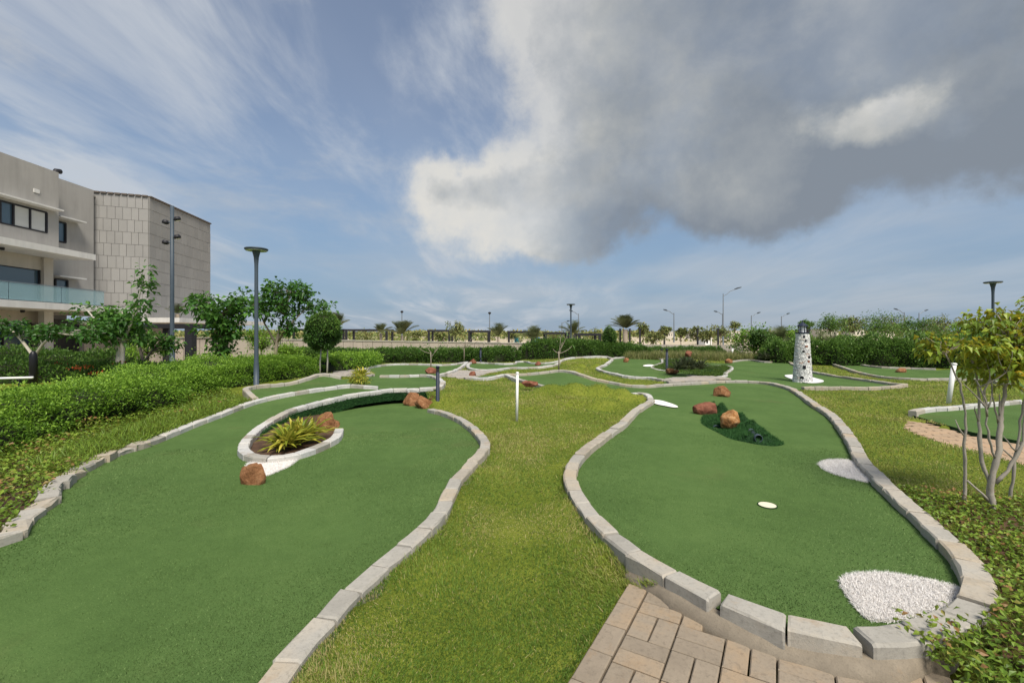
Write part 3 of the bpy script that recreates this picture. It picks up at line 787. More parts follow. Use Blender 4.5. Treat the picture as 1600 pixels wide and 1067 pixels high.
# ---------------------------------------------------------------- paving
path = empty('paved_path', (*PO, 0)); tag(path, 'basket weave paved path at the bottom of the picture', 'path', kind='structure')
def paver_mesh(lx, ly, h=.05, b=.006):
    x, y = lx / 2 - .0042, ly / 2 - .0042
    V = []
    for s_, zz in ((0, -h), (0, -b), (b, 0)):
        V += [(-x + s_, -y + s_, zz), (x - s_, -y + s_, zz), (x - s_, y - s_, zz), (-x + s_, y - s_, zz)]
    Fc = [(8, 9, 10, 11)]
    for k in (0, 4):
        Fc += [(k + e, k + (e + 1) % 4, k + 4 + (e + 1) % 4, k + 4 + e) for e in range(4)]
    return mesh_data('paver', V, Fc, PAVER)
PM = paver_mesh(MOD, MOD / 2); PB = paver_mesh(MOD, .13)
RZ1 = math.atan2(D1[1], D1[0])
def put_paver(me, c, rz, parent, z=PATH_Z, name='paver'):
    o = bpy.data.objects.new(name, me); COL.objects.link(o); o.parent = parent
    o.location = (c[0] - parent.location.x, c[1] - parent.location.y, z - parent.location.z + rng.normal(0, .0012))
    o.rotation_euler = (rng.normal(0, .006), rng.normal(0, .006), rz + rng.normal(0, .006))
    return o
curb_out = np.vstack([L['right_front'], rn])
for i in range(7):
    for j in range(0, 9):
        c0 = PO + D1 * MOD * (i + .5) - D2 * MOD * (j + .5)
        for s_ in (-1, 1):
            if (i + j) % 2 == 0:
                c, rz = c0 + D2 * s_ * MOD / 4, RZ1
            else:
                c, rz = c0 + D1 * s_ * MOD / 4, RZ1 + math.pi / 2
            if inside(greens['right'], c[None])[0] or dist_poly(curb_out, c[None])[0] < .05: continue
            put_paver(PM, c, rz, path)
for j in range(0, 9):
    put_paver(PB, PO - D1 * .068 - D2 * MOD * (j + .35), RZ1 + math.pi / 2, path)
bed = np.array([[*p, PATH_Z - .02] for p in near_path])
obj('joint_bed', bed, [(0, 3, 2, 1)], SOIL, path)
def mini_path(poly, label, mat, lx, ly, rz, zoff=.0):
    root = empty('paved_path', (*poly[0, :2], 0)); tag(root, label, 'path', kind='structure')
    x0, y0 = poly[:, :2].min(0); x1, y1 = poly[:, :2].max(0)
    me = paver_mesh(lx, ly); me.materials.clear(); me.materials.append(mat)
    ca, sa = math.cos(rz), math.sin(rz); cen = poly[:, :2].mean(0); Rr = max(x1 - x0, y1 - y0)
    row = 0
    for v in np.arange(-Rr, Rr, ly):
        row += 1
        for u in np.arange(-Rr + (row % 2) * lx / 2, Rr, lx):
            c = cen + np.array([u * ca - v * sa, u * sa + v * ca])
            if inside(poly, c[None])[0]:
                put_paver(me, c, rz, root, float(idw(poly, c[None])[0]) + zoff)
    V, Fc = surface(catmull(poly, .12, True) - [0, 0, .012], [], .3)
    obj('joint_bed', V, Fc, SOIL, root)
    return root
mini_path(right_path, 'tan paved path curving in front of the right-hand turf green', PAVER_PINK, .30, .12, R(-22))
mini_path(grey_patch, 'grey paved patch in the lawn beyond the navy bollard', PAVER_GREY, .45, .3, .3)
mini_path(pale_patch, 'pale paved patch beside the tall round topiary tree', PAVER_GREY, .45, .3, .1)
mini_path(mid_patch, 'paved landing between the grass island and the large right green', PAVER_GREY, .4, .25, .0, .02)
mini_path(far_patch, 'pale paved spot beside the far navy bollard', PAVER_GREY, .5, .3, .0, .02)

# ---------------------------------------------------------------- lawn grass
N = 900000
rr_ = 1.3 * (26 / 1.3) ** (rng.random(N) ** 1.0); aa = R(-52) + rng.random(N) * R(106)
keep_p = np.clip((rr_ / 9.0) ** .35, .0, 1)
q = np.stack([rr_ * np.sin(aa), rr_ * np.cos(aa)], 1)
ok = (q[:, 0] > -6) & (q[:, 0] < 18)
for k, b in greens.items():
    m = inside(b, q)
    if k == 'middle': m &= ~inside(L['island'], q)
    ok &= ~m
q = q[ok]
allc = np.vstack([v for v in L.values()])
q = q[dist_poly(allc, q) > .066]
for pt in patches + [planter]:
    q = q[~inside(pt, q)]
q = q[~((q[:, 0] < -3.2) & (q[:, 1] < 11.5))]           # planted strip on the left has its own cover
q = q[~((q[:, 0] > 2.9) & (q[:, 1] < 4.4))]              # and the bed at the right
r_ = np.linalg.norm(q, axis=1)
kd = ~inside(L['island'], q); q, r_ = q[kd], r_[kd]
pn = fbm(q[:, 0] * 1.6, q[:, 1] * 1.6, 3.0, 4)
pn2 = fbm(q[:, 0] * .45, q[:, 1] * .45, 8.0, 3)
tint = np.clip(np.interp(r_, [2, 7], [.36, .50]) + pn * .36 + pn2 * .22 + rng.normal(0, .16, len(q)), 0, .88)
pn3 = fbm(q[:, 0] * 1.1 + 9, q[:, 1] * 1.1, 5.0, 3)
straw = rng.random(len(q)) < np.clip(.04 + np.clip(pn3 - .15, 0, 1) * .9, .02, .5); tint[straw] = .9 + .1 * rng.random(straw.sum())
lean = np.stack([fbm(q[:, 0] * 2.3 + 1, q[:, 1] * 2.3, 4.0, 3), fbm(q[:, 0] * 2.3 + 31, q[:, 1] * 2.3, 6.0, 3)], 1) * .95
up = np.c_[rng.normal(0, .34, (len(q), 2)) + lean, np.ones(len(q))]; up /= np.linalg.norm(up, axis=1)[:, None]
hh = (.022 + .014 * rng.random(len(q))) * (1 + .55 * np.clip(pn, -1, 1)) * np.clip(.8 + r_ * .035, 1, 1.4)
lg = rng.random(len(q)) < .07; hh[lg] *= 1.4 + .9 * rng.random(lg.sum())
hh *= np.clip(1 + .35 * pn2, .6, 1.6)
base = np.c_[q, ground(q) - .006]
gr = blades('grass', base, up, hh, .0017 + .0009 * r_, GRASS, None, tint, .9)
tag(gr, 'short yellow green grass blades covering the lawn', 'grass', kind='stuff')

# short fibres of the artificial turf near the camera
for k in ('left_lower', 'right'):
    n = 420000
    r1 = 1.2 * (7.5 / 1.2) ** rng.random(n); a1 = R(-60) + rng.random(n) * R(112)
    q = np.stack([r1 * np.sin(a1), r1 * np.cos(a1)], 1); q = q[inside(greens[k], q)]
    r1 = np.linalg.norm(q, axis=1)
    ctrl = greens[k][::2] if not extra_in[k] else np.vstack([greens[k][::2], C(extra_in[k])])
    zq = idw(ctrl, q, 2.6)
    lean = np.stack([.35 + .8 * fbm(q[:, 0] * .8 + 1, q[:, 1] * .8, 4.0, 3), .8 * fbm(q[:, 0] * .8 + 31, q[:, 1] * .8, 6.0, 3)], 1)
    up = np.c_[rng.normal(0, .6, (len(q), 2)) + lean, np.ones(len(q))]; up /= np.linalg.norm(up, axis=1)[:, None]
    pn = fbm(q[:, 0] * 2.5, q[:, 1] * 2.5, 1.0, 4); pn2 = fbm(q[:, 0] * .5 + 5, q[:, 1] * .5, 2.0, 3)
    tint = np.clip(.5 + .14 * pn + .14 * pn2 + rng.normal(0, .24, len(q)), 0, 1)
    o = blades('turf_pile', np.c_[q, zq - .001], up, .009 + .004 * rng.random(len(q)), .0014 + .0011 * r1, TURFPILE, green_obj[k], tint, .5, False); o['kind'] = 'stuff'
# turf edge above the right-hand paved path
t_ = catmull(sr_front, .1); b_ = t_.copy(); b_[:, 2] = -.12; b_[:, 1] -= .03
n = len(t_)
obj('turf_edge', np.vstack([t_, b_]), np.array([(i, n + i, n + i + 1, i + 1) for i in range(n - 1)]), TURF_DKB, green_obj['side_right'])

# the grass island: a darker, shaggier mound inside its oval kerb
ipk = C([(1072, 553, .62), (1078, 557, .58), (1062, 566, .40), (1090, 566, .42), (1105, 576, .24), (1060, 573, .27)])
ib = L['island'] - [0, 0, .04]
V, Fc = surface(ib, [('w', *map(float, p_)) for p_ in ipk], .2)
io = tag(obj('grass_mound', V, Fc, TURF_DKB, None, True), 'dark shaggy grass mound inside the oval curb', 'grass mound', kind='structure')
x0, y0 = ib[:, :2].min(0); x1, y1 = ib[:, :2].max(0)
q = np.stack([x0 + rng.random(30000) * (x1 - x0), y0 + rng.random(30000) * (y1 - y0)], 1); q = q[inside(ib, q)]
up = np.c_[rng.normal(0, .4, (len(q), 2)), np.ones(len(q))]; up /= np.linalg.norm(up, axis=1)[:, None]
o = blades('grass', np.c_[q, idw(np.vstack([ib, ipk]), q, 2.6)], up, .06 + .04 * rng.random(len(q)), .02, ISLAND, io, None, .8, False); o['kind'] = 'stuff'

# ================================================================== THE BUILDING
def poly_wall(mb, pts, z0, z1):
    """vertical faces along a plan polyline"""
    for a, b in zip(pts[:-1], pts[1:]):
        mb.add([(a[0], a[1], z0), (b[0], b[1], z0), (b[0], b[1], z1), (a[0], a[1], z1)], [(0, 1, 2, 3)])
bl = empty('building', (-26, 25, 0)); tag(bl, 'three storey grey and cream building with stone clad block and glass balcony', 'building')
BO = np.array([-26, 25, 0.])
def part(name, mb, mat, parent=bl, smooth=False):
    mb.V = [tuple(np.array(v) - BO) for v in mb.V]
    return mb.build(name, mat, parent, smooth)
XA, XB = -25.3, -26.2
ZT = 10.6
# walls with the window bands left open: top storey
w = MB(); w.box((XA - .15, 18.0, 9.4), (.3, 14.2, 2.4)).box((XA - .15, 18.0, 6.65), (.3, 14.2, .9)).box((XA - .15, 24.95, 7.65), (.3, .3, 1.1)); part('wall', w, RENDER_)
w = MB(); w.box((XA - .45, 25.25, 8.4), (.9, .3, 4.4)); part('wall', w, RENDER_)
w = MB(); w.box((XB - .15, 26.95, 9.35), (.3, 3.1, 2.5)).box((XB - .15, 27.6, 7.5), (.3, 1.8, 1.2)).box((XB - .15, 25.7, 7.5), (.3, .55, 1.2)).box((XB - .15, 26.95, 4.8), (.3, 3.1, 4.2)); part('wall', w, RENDER_)
w = MB(); w.box((XA - .15, 24.85, 4.45), (.3, .5, 2.6)).box((XA - .3, 18, 5.4), (.3, 14.2, .7)); part('wall', w, RENDER_L)
w = MB(); w.box((XA - .15, 24.85, 1.3), (.32, .5, 3.2)); part('column', w, SLABW)
w = MB(); w.box((XA - .8, 17, 2.55), (.3, 16, .7)); part('wall', w, RENDER_L)
w = MB(); w.box((-29.5, 21, 5.2), (.3, 18, 10.2)); part('wall', w, RENDER_L)
w = MB(); w.box((-27.5, 18, 10.3), (4.0, 14.0, .1)).box((-27.8, 27.1, 10.3), (2.9, 3.4, .1)); part('roof', w, RENDER_)
for c, dm in (((-24.75, 17.6, 5.92), (2.5, 16.2, .32)), ((-24.5, 20.2, 3.0), (3.0, 16.5, .33))):
    w = MB(); w.box(c, dm); part('floor_slab', w, SLABW)
w = MB(); w.box((-23.2, 20.2, 3.18), (.10, 16.4, .06)); part('slab_edge', w, DARKMETAL)
for c, dm in (((XA + .25, 18, 8.42), (.5, 14.4, .08)), ((XB + .3, 26.6, 8.3), (.6, 1.6, .08)), ((XB + .3, 26.6, 4.9), (.6, 1.6, .08))):
    w = MB(); w.box(c, dm); part('hood', w, SLABW)
def window(y0, y1, z0, z1, x, mull=(), mat=GLASS, fr=.07):
    w = MB()
    for yy in (y0, y1) + tuple(mull):
        w.box((x + .03, yy, (z0 + z1) / 2), (.09, fr, z1 - z0))
    for zz in (z0, z1):
        w.box((x + .034, (y0 + y1) / 2, zz), (.085, y1 - y0, fr))
    f = part('window', w, DARKMETAL)
    ys = [y0, *sorted(mull), y1]
    for a, b in zip(ys[:-1], ys[1:]):
        g2 = MB(); g2.box((x - .02, (a + b) / 2, (z0 + z1) / 2), (.02, b - a - .05, z1 - z0 - .05))
        part('pane', g2, mat, f)
    return f
wf = window(20.3, 24.75, 7.1, 8.2, XA - .05, (21.6, 22.5, 23.1, 23.9))
w = MB(); w.box((XA - .035, 22.05, 7.65), (.01, .8, 1.0)); part('blind', w, CURTAIN, wf)
w = MB(); w.box((XA - .035, 23.5, 7.65), (.01, .7, 1.0)); part('blind', w, CURTAIN, wf)
w = MB(); w.box((XA - .035, 24.3, 7.65), (.01, .75, 1.0)); part('blind', w, CURTAIN, wf)
window(26.05, 26.72, 6.96, 8.1, XB - .05)
window(15.5, 24.55, 3.2, 5.05, XA - .25, (18.5, 21.5))
window(26.05, 26.75, 3.2, 4.75, XB + .03)
window(15.5, 24.55, .1, 2.2, XA - .7, (18.5, 21.6, 23.2))
# balcony glass
for i in range(5):
    y0 = 13.6 + i * 2.45
    w = MB(); w.box((-23.15, y0 + 1.2, 3.6), (.025, 2.40, .80)); part('railing_pane', w, RAILGLASS)
w = MB(); w.box((-23.15, 19.75, 4.02), (.05, 12.3, .03)); part('handrail', w, STREETGREY)
for y, z_ in ((21.6, 5.7), (22.5, 2.78)):
    w = MB(); w.lathe((-24.2, y, z_ - .12), [(.07, 0), (.09, .05), (.09, .13)], 10); part('ceiling_light', w, BLACK)
w = MB(); w.lathe((-27, 26.9, 10.3), [(.12, 0), (.12, .8), (.13, .82)], 10); part('flue', w, STREETGREY)
w = MB(); w.tube([(-27, 26.9, 11.1), (-27, 26.95, 11.25), (-27, 27.2, 11.3)], .15, 8); part('flue_cowl', w, DARKMETAL)
w = MB(); w.box((XA + .02, 24.2, 9.2), (.04, .3, .2)); part('wall_lamp', w, SLABW)
# stone clad block
K0, K1, K2 = np.array([-26.5, 28.8]), np.array([-23.8, 29.8]), np.array([-24.7, 37.2])
zb, zt = 2.65, 10.55
w = MB(); poly_wall(w, [K0, K1, K2, np.array([-32, 37.2])], zb, zt); part('block_core', w, JOINT)
w = MB(); w.add([(*K0, zt), (*K1, zt), (*K2, zt), (-32, 37.2, zt), (-32, 28.8, zt)], [(0, 1, 2, 3, 4)]); part('block_roof', w, RENDER_)
for (a, b, ncol) in ((K0, K1, 7), (K1, K2, 13)):
    ln = np.linalg.norm(b - a); dirv = (b - a) / ln; nv = np.array([dirv[1], -dirv[0]])
    rows = 10; rh = (zt - zb) / rows
    for r in range(rows):
        cuts = np.linspace(0, ln, ncol + 1)
        cuts[1:-1] += ((r % 2) - .5) * ln / ncol * .5 + rng.normal(0, .02, ncol - 1)
        for c in range(ncol):
            u0, u1 = cuts[c] + .009, cuts[c + 1] - .009
            z0, z1 = zb + r * rh + .009, zb + (r + 1) * rh - .009
            pr = .035 + rng.random() * .012
            V = []
            for u, zz in ((u0, z0), (u1, z0), (u1, z1), (u0, z1)):
                p2 = a + dirv * u
                V.append((*(p2 + nv * .002), zz)); V.append((*(p2 + nv * pr), zz))
            w = MB(); w.add(V, [(1, 3, 5, 7), (0, 2, 3, 1), (2, 4, 5, 3), (4, 6, 7, 5), (6, 0, 1, 7)])
            part('cladding_panel', w, PANEL)
    n = int(ln / .35); w = MB()
    for i in range(n):
        c = a + dirv * (i + .5) * ln / n + nv * .03
        w.box((*c, zt + .05), (.3, .22, .09), math.atan2(dirv[1], dirv[0]))
    part('coping', w, ROOFT)
# low canopy, retaining walls and entrance frames at its foot
w = MB(); w.box((-22.3, 32.3, 2.45), (4.4, 9.6, .28)); part('canopy', w, SLABW)
w = MB(); w.box((-26, 31, 1.1), (.3, 7, 2.4)).box((-24.9, 30.2, .7), (2.6, .3, 1.9)); part('wall', w, RENDER_L)
w = MB(); w.box((-27.6, 27.6, 1.2), (.2, 5, 2.6)); part('wall', w, JOINT)

# tan panelled boundary wall, seen behind the hedge
bw = empty('boundary_wall', (-18, 27, 0)); tag(bw, 'long tan panelled wall behind the clipped hedge', 'wall')
A0, A1 = np.array([-20.5, 26.0]), np.array([3.2, 30.5])
ln = np.linalg.norm(A1 - A0); dv = (A1 - A0) / ln; n = 42; rzw = math.atan2(dv[1], dv[0])
for i in range(n):
    t = (i + .5) / n; c = A0 + dv * ln * t
    top_z = 1.37 - .45 * t
    b = MB(); b.box((c[0] + 18, c[1] - 27, (top_z - .9) / 2 + rng.normal(0, .002)), (ln / n - .02, .16 + rng.random() * .01, top_z + .9), rzw); b.build('wall_panel', WALLP, bw)
b = MB(); c = (A0 + A1) / 2; b.box((c[0] + 18, c[1] - 26.93, -.3), (ln, .08, 2.4), rzw); b.build('wall_core', JOINT, bw)
for i in range(24):
    t0, t1 = i / 24, (i + 1) / 24
    c = A0 + dv * ln * (t0 + t1) / 2; zz = 1.37 - .45 * (t0 + t1) / 2 + .036
    b = MB(); b.box((c[0] + 18, c[1] - 27, zz), (ln / 24 - .01, .24, .07), rzw); b.build('coping', CURB, bw)
lw = empty('garden_wall', (6, 33, 0)); tag(lw, 'low grey block wall behind the middle hedge', 'wall')
for i in range(14):
    b = MB(); b.box((-1.8 + i * .95, i * .05, -.05), (.93, .2, 1.9 - .02 * i + rng.normal(0, .01)), .05); b.build('wall_panel', PAVER_GREY, lw)
w2 = empty('terrace_wall', (-17, 24, 0)); tag(w2, 'stepped tan wall beside the entrance pergola near the building', 'wall')
for i in range(9):
    b = MB(); b.box((-2.4 + i * .82, i * .05, .7), (.80, .2, 1.35), .06); b.build('wall_panel', WALLP, w2)
b = MB(); b.box((.9, .25, 1.40), (7.6, .4, .06), .06); b.build('coping', CURB, w2)

# ================================================================== PERGOLAS, LAMPS, POSTS
def pergola(x0, x1, y, zt, depth, label, post=.2, base=-1.2, npost=2):
    r = empty('pergola', ((x0 + x1) / 2, y, base)); tag(r, label, 'pergola', 'dark metal pergolas')
    hw = (x1 - x0) / 2; h = zt - base
    for k in range(npost):
        for dy in (0, depth):
            b = MB(); b.box((-hw + 2 * hw * k / (npost - 1), dy, h / 2), (post, post, h)); b.build('post', DARKMETAL, r)
    for dy in (0, depth):
        b = MB(); b.box((0, dy, h + .08), (2 * hw + post + .1, post * 1.1, .2)); b.build('beam', DARKMETAL, r)
    for s_ in (-1, 1):
        b = MB(); b.box((s_ * hw, depth / 2, h + .081), (post * .9, depth - post, .18)); b.build('beam', DARKMETAL, r)
def pg(px0, px1, py, y, label, depth=2.2, **k):
    a, b = PY(px0, py, y), PY(px1, py, y)
    pergola(a[0], b[0], y, a[2], depth, label, **k)
pg(203, 298, 512, 21.5, 'dark entrance pergola under the stone clad block behind the spotlight mast', 2.4, post=.34, base=-.3)
pg(459, 522, 516.5, 44, 'leftmost dark pergola beyond the tan wall beside the round topiary', 2.4)
pg(541, 604, 517, 46, 'dark pergola beyond the tan wall below the leafy palm')
pg(670, 702, 518, 46, 'narrow dark pergola beyond the tan wall behind the bare frangipani')
pg(733, 763, 519, 46, 'dark pergola beyond the tan wall under the slim lamp post')
pg(795, 832, 520, 46, 'dark pergola beyond the hedge above the white pole')
pg(853, 888, 522, 44, 'dark pergola beside the mushroom lamp above the hedge')
pg(905, 937, 524, 40, 'rightmost dark pergola next to the clipped box tree')

def park_lamp(px, py_top, y, zbase, label):
    t = PY(px, py_top, y); H = t[2] - zbase
    r = empty('park_lamp', (t[0], y, zbase)); tag(r, label, 'lamp post', 'mushroom park lamps')
    b = MB(); b.lathe((0, 0, 0), [(.10, 0), (.10, .02), (.06, .03), (.058, .55), (.051, .6), (.045, 1.2), (.041, H - .55), (.044, H - .38), (.056, H - .22), (.09, H - .08), (.11, H - .05)], 16); b.build('pole', LAMPGREY, r, True)
    b = MB(); b.lathe((0, 0, H - .055), [(.13, 0), (.25, .012), (.262, .03), (.25, .05), (.12, .065), (.02, .07)], 28); hd = b.build('lamp_head', LAMPGREY, r, True)
    b = MB(); b.lathe((0, 0, H - .062), [(.13, 0), (.235, .0), (.236, .006)], 28); b.build('lens', LENS, hd)
    return r
park_lamp(400.5, 388, 10.95, .32, 'tall grey mushroom lamp standing at the hedge by the curb')
park_lamp(892, 475, 27, .1, 'dark mushroom lamp rising from the far hedge')
park_lamp(1551.5, 440, 16.5, 0, 'grey mushroom lamp behind the yellowing tree at the right edge')

# floodlight mast
mx = PY(269, 322, 18.5)
r = empty('floodlight_mast', (mx[0], 18.5, 0)); tag(r, 'tall dark mast with four floodlights in front of the building', 'lamp post')
H = mx[2]
b = MB(); b.lathe((0, 0, 0), [(.15, 0), (.15, .04), (.1, .06), (.1, 1.1), (.085, 1.15), (.075, 3), (.068, H), (.02, H + .01)], 14); b.build('pole', LAMPGREY, r, True)
for sx_, zz in ((1, -.55), (-1, -.68), (1, -1.28), (-1, -1.5)):
    h = MB(); h.tube([(0, 0, H + zz), (sx_ * .16, -.02, H + zz + .02)], .03, 8); br = h.build('bracket', LAMPGREY, r)
    h = MB(); h.lathe((0, 0, 0), [(.05, 0), (.12, .02), (.125, .1), (.09, .16), (.03, .17)], 14)
    hd = h.build('floodlight', DARKMETAL, r, True); hd.location = (sx_ * .26, -.03, H + zz - .06); hd.rotation_euler = (R(8), R(-14 * sx_), 0)
    h = MB(); h.lathe((0, 0, -.004), [(.09, 0), (.10, .003)], 14); h.build('lens', LENS, hd)

def street_light(px, py_top, y, side, label, arm=2.0, gz_=-1.1):
    t = PY(px, py_top, y)
    r = empty('street_light', (t[0], y, gz_)); tag(r, label, 'street light', 'street lights on the far road')
    H = t[2] - gz_; k = max(1, y / 80)
    b = MB(); b.tube([(0, 0, 0), (0, 0, .5), (0, 0, H * .5), (0, 0, H)], [.15 * k, .13 * k, .10 * k, .07 * k], 8); b.build('pole', STREETGREY, r)
    if side:
        b = MB(); b.tube([(0, 0, H - .35), (side * arm * .25, 0, H - .15), (side * arm * .6, 0, H + .45), (side * arm, 0, H + .75)], .055 * k, 6); b.build('arm', STREETGREY, r)
        b = MB(); b.tube([(side * arm * .92, 0, H + .72), (side * arm * 1.15, 0, H + .9), (side * arm * 1.5, 0, H + 1.08)], [.08 * k, .14 * k, .07 * k], 6); b.build('lamp_head', LAMPGREY, r)
    else:
        b = MB(); b.lathe((0, 0, H), [(.1 * k, 0), (.25 * k, .15), (.28 * k, .4), (.1 * k, .55)], 10); b.build('lamp_head', DARKMETAL, r)
street_light(1130, 459, 75, 1, 'tallest street light with its arm to the right over the middle green')
street_light(1053, 489, 140, -1, 'street light with its arm to the left above the far shrubs', 2.2)
street_light(1129, 490, 190, -1, 'faint thin street light just behind the tallest one', 2.4)
street_light(1174, 493, 150, 1, 'street light beside the right-hand trees with its arm to the right', 2.0)
street_light(1221, 494, 165, 1, 'small street light above the trees left of the lighthouse', 2.0)
street_light(904, 490, 145, -1, 'street light just right of the mushroom lamp', 2.0)
street_light(1413, 488, 130, -1, 'street light poking above the right-hand trees', 2.0)
street_light(1436, 489, 150, 1, 'street light rightmost above the far trees', 2.0)
street_light(878, 504, 260, 1, 'very faint street light left of the mushroom lamp', 3.0)
street_light(628, 489, 110, 0, 'slim dark lamp post above the leafy palm')
street_light(765, 491, 110, 0, 'slim dark lamp post above the middle pergola')

def bollard(px, py0, py1, label, z0=None, rad=.035, mat=NAVY, y=None):
    if y is None:
        b0 = P(px, py1, z0); y = b0[1]
    t = PY(px, py0, y); b0 = PY(px, py1, y)
    r = empty('bollard_light', b0); tag(r, label, 'bollard', 'navy bollard lights')
    H = t[2] - b0[2]
    b = MB(); b.lathe((0, 0, -.05), [(rad * 1.5, 0), (rad * 1.5, .06), (rad, .065), (rad, H - .08), (rad * .9, H - .078)], 14); b.build('post', mat, r, True)
    b = MB(); b.lathe((0, 0, H - .128), [(rad * .86, 0), (rad * .86, .1)], 14); b.build('lamp_slot', DARKMETAL, r)
    b = MB(); b.lathe((0, 0, H - .04), [(rad, 0), (rad * 1.02, .035), (rad * .8, .045)], 14); b.build('cap', mat, r, True)
bollard(684, 572, 631, 'navy bollard light beside the pile of orange rocks', .10, .04)
bollard(751, 543, 564, 'navy bollard light in front of the far hedge', .3, .05)
bollard(1042, 545, 577.5, 'navy bollard light at the grass island', .2, .05)
bollard(1034, 545, 557, 'navy bollard light beyond the middle green', .3, .05)
bollard(1297, 547, 566, 'navy bollard light beside the far pale paving', .2, .055)
def pole(px0, py0, px1, py1, z0, label, rad):
    b0 = P(px1, py1, z0); t = PY(px0, py0, b0[1]) - b0
    r = empty('white_pole', b0); tag(r, label, 'pole', 'white marker poles')
    t = Vector(t)
    b = MB(); b.tube([t * -.06, t * .96], rad, 14); b.build('post', WHITE, r, True)
    b = MB(); b.tube([t * .955, t * .985, t], [rad * 1.18, rad * 1.18, rad * .7], 14); b.build('cap', WHITE, r)
pole(808.5, 581, 807.5, 658, .08, 'white upright pole in the middle lawn', .024)
pole(1491, 567, 1482, 630, .10, 'white leaning pole behind the multi-stemmed tree', .045)
pole(1145, 544, 1143, 557.5, .3, 'small white leaning pole in the tall grass', .05)
# black bollard and white rail at the left edge
b0 = PY(52, 598, 12.0)
r = empty('black_bollard', b0); tag(r, 'thick black bollard with rounded top at the left edge', 'bollard')
b = MB(); b.lathe((0, 0, -.3), [(.085, 0), (.085, .95), (.075, 1.05), (.05, 1.11), (.02, 1.14)], 18); b.build('post', BLACK, r, True)
b = MB(); b.lathe((0, 0, -.3), [(.13, 0), (.13, .05)], 18); b.build('base', BLACK, r)
r = empty('barrier_rail', PY(0, 594, 11.8)); tag(r, 'white horizontal rail beside the black bollard', 'railing')
b = MB(); b.tube([(-2.2, -.1, .0), (.75, .1, .06)], .03, 10); b.build('rail', WHITE, r, True)
for xx in (-1.9, .5):
    b = MB(); b.tube([(xx, 0, -.7), (xx, 0, .02)], .025, 8); b.build('post', BLACK, r)
b = MB(); b.tube([(-2.2, -.1, -.28), (.75, .1, -.22)], .025, 8); b.build('rail', DARKMETAL, r)

# ================================================================== LIGHTHOUSE
lb = on_green('middle', 1254, 597)
lh = empty('lighthouse', lb); tag(lh, 'miniature white stone lighthouse with navy lantern standing on the turf', 'lighthouse')
m_, g_ = material('lighthouse_stone')
pp = g_.node('ShaderNodeTexCoord').outputs['Object']
rnd_ = g_.node('ShaderNodeAttribute', attribute_name='tint').outputs['Fac']
colr = g_.ramp(rnd_, [(0, (.46, .45, .45)), (.5, (.66, .655, .64)), (.93, (.82, .81, .78)), (1, (.55, .40, .33))])
finish(g_, colr, .85, g_.noise(pp, 60, 4), .5, .01)
LHS = m_
HT = 1.57
b = MB(); b.lathe((0, 0, 0), [(.262, 0), (.262, .01), (.17, HT), (.16, HT + .01)], 28); b.build('tower', CURB_PALE, lh, True)
V, Fc, T = [], [], []
row, zc = 0, .0
while zc < HT - .03:
    hrow = .032 + rng.random() * .022
    rad0 = .265 - (.265 - .172) * (zc / HT); nst = max(9, int(2 * math.pi * rad0 / .085)); a0 = rng.random() * 6
    cuts = np.sort((np.arange(nst) + rng.normal(0, .18, nst)) / nst * 2 * math.pi + a0)
    for i in range(nst):
        s0 = cuts[i] + .03; s1 = (cuts[(i + 1) % nst] + (2 * math.pi if i == nst - 1 else 0)) - .03
        pr = .010 + rng.random() * .014; tn = rng.random()
        za, zb_ = zc + .003, min(HT, zc + hrow - .003)
        o_ = len(V)
        for zz in (za, zb_):
            rr = .264 - (.264 - .171) * (zz / HT)
            for aa_ in (s0, (s0 + s1) / 2, s1):
                V.append((rr * math.cos(aa_), rr * math.sin(aa_), zz)); T.append(tn)
                k = rr + pr * (1 if aa_ != (s0 + s1) / 2 else 1.25); V.append((k * math.cos(aa_), k * math.sin(aa_), zz)); T.append(tn)
        Fc += [tuple(o_ + i_ for i_ in f) for f in ((1, 3, 9, 7), (3, 5, 11, 9), (0, 1, 7, 6), (5, 4, 10, 11), (6, 7, 9, 8), (8, 9, 11, 10), (1, 0, 2, 3), (3, 2, 4, 5))]
    zc += hrow
st = obj('stone_facing', V, Fc, LHS, lh, False, T); st['kind'] = 'stuff'
def on_tower(ang, zz, out=.0):
    rr = .264 - (.264 - .171) * (zz / HT) + out
    return (rr * math.sin(ang), -rr * math.cos(ang), zz)
for ang, zz, ww, hh_, mt in ((-.15, 1.34, .055, .06, DARKMETAL), (-.05, 1.16, .08, .055, ROCK_R), (-.45, 1.0, .06, .06, BLACK), (.28, .82, .07, .08, BLACK), (.15, .68, .07, .07, ROCK_R), (-.35, .50, .07, .11, BLACK),
                             (.95, .44, .06, .12, BLACK), (-.62, .17, .09, .07, BLACK), (.95, .2, .06, .06, BLACK), (.9, 1.48, .05, .05, BLACK), (-.35, 1.47, .05, .07, BLACK)):
    w = MB(); w.box((0, 0, 0), (ww, .05, hh_)); o = w.build('niche_window' if mt is not ROCK_R else 'red_stone', mt, lh)
    o.location = on_tower(ang, zz, .008); o.rotation_euler = (0, 0, ang)
b = MB(); b.lathe((0, 0, HT), [(.19, 0), (.215, .012), (.215, .035), (.10, .036)], 28); b.build('gallery', NAVY, lh)
for k in range(14):
    a = 2 * math.pi * k / 14
    b = MB(); b.tube([(.205 * math.cos(a), .205 * math.sin(a), HT + .03), (.205 * math.cos(a), .205 * math.sin(a), HT + .12)], .005, 5); b.build('baluster', NAVY, lh)
b = MB(); b.tube([(.205 * math.cos(a), .205 * math.sin(a), HT + .12) for a in np.linspace(0, 2 * math.pi, 29)], .007, 5); b.build('handrail', NAVY, lh)
b = MB(); b.lathe((0, 0, HT + .03), [(.10, 0), (.10, .20)], 12); b.build('lantern', LENS, lh)
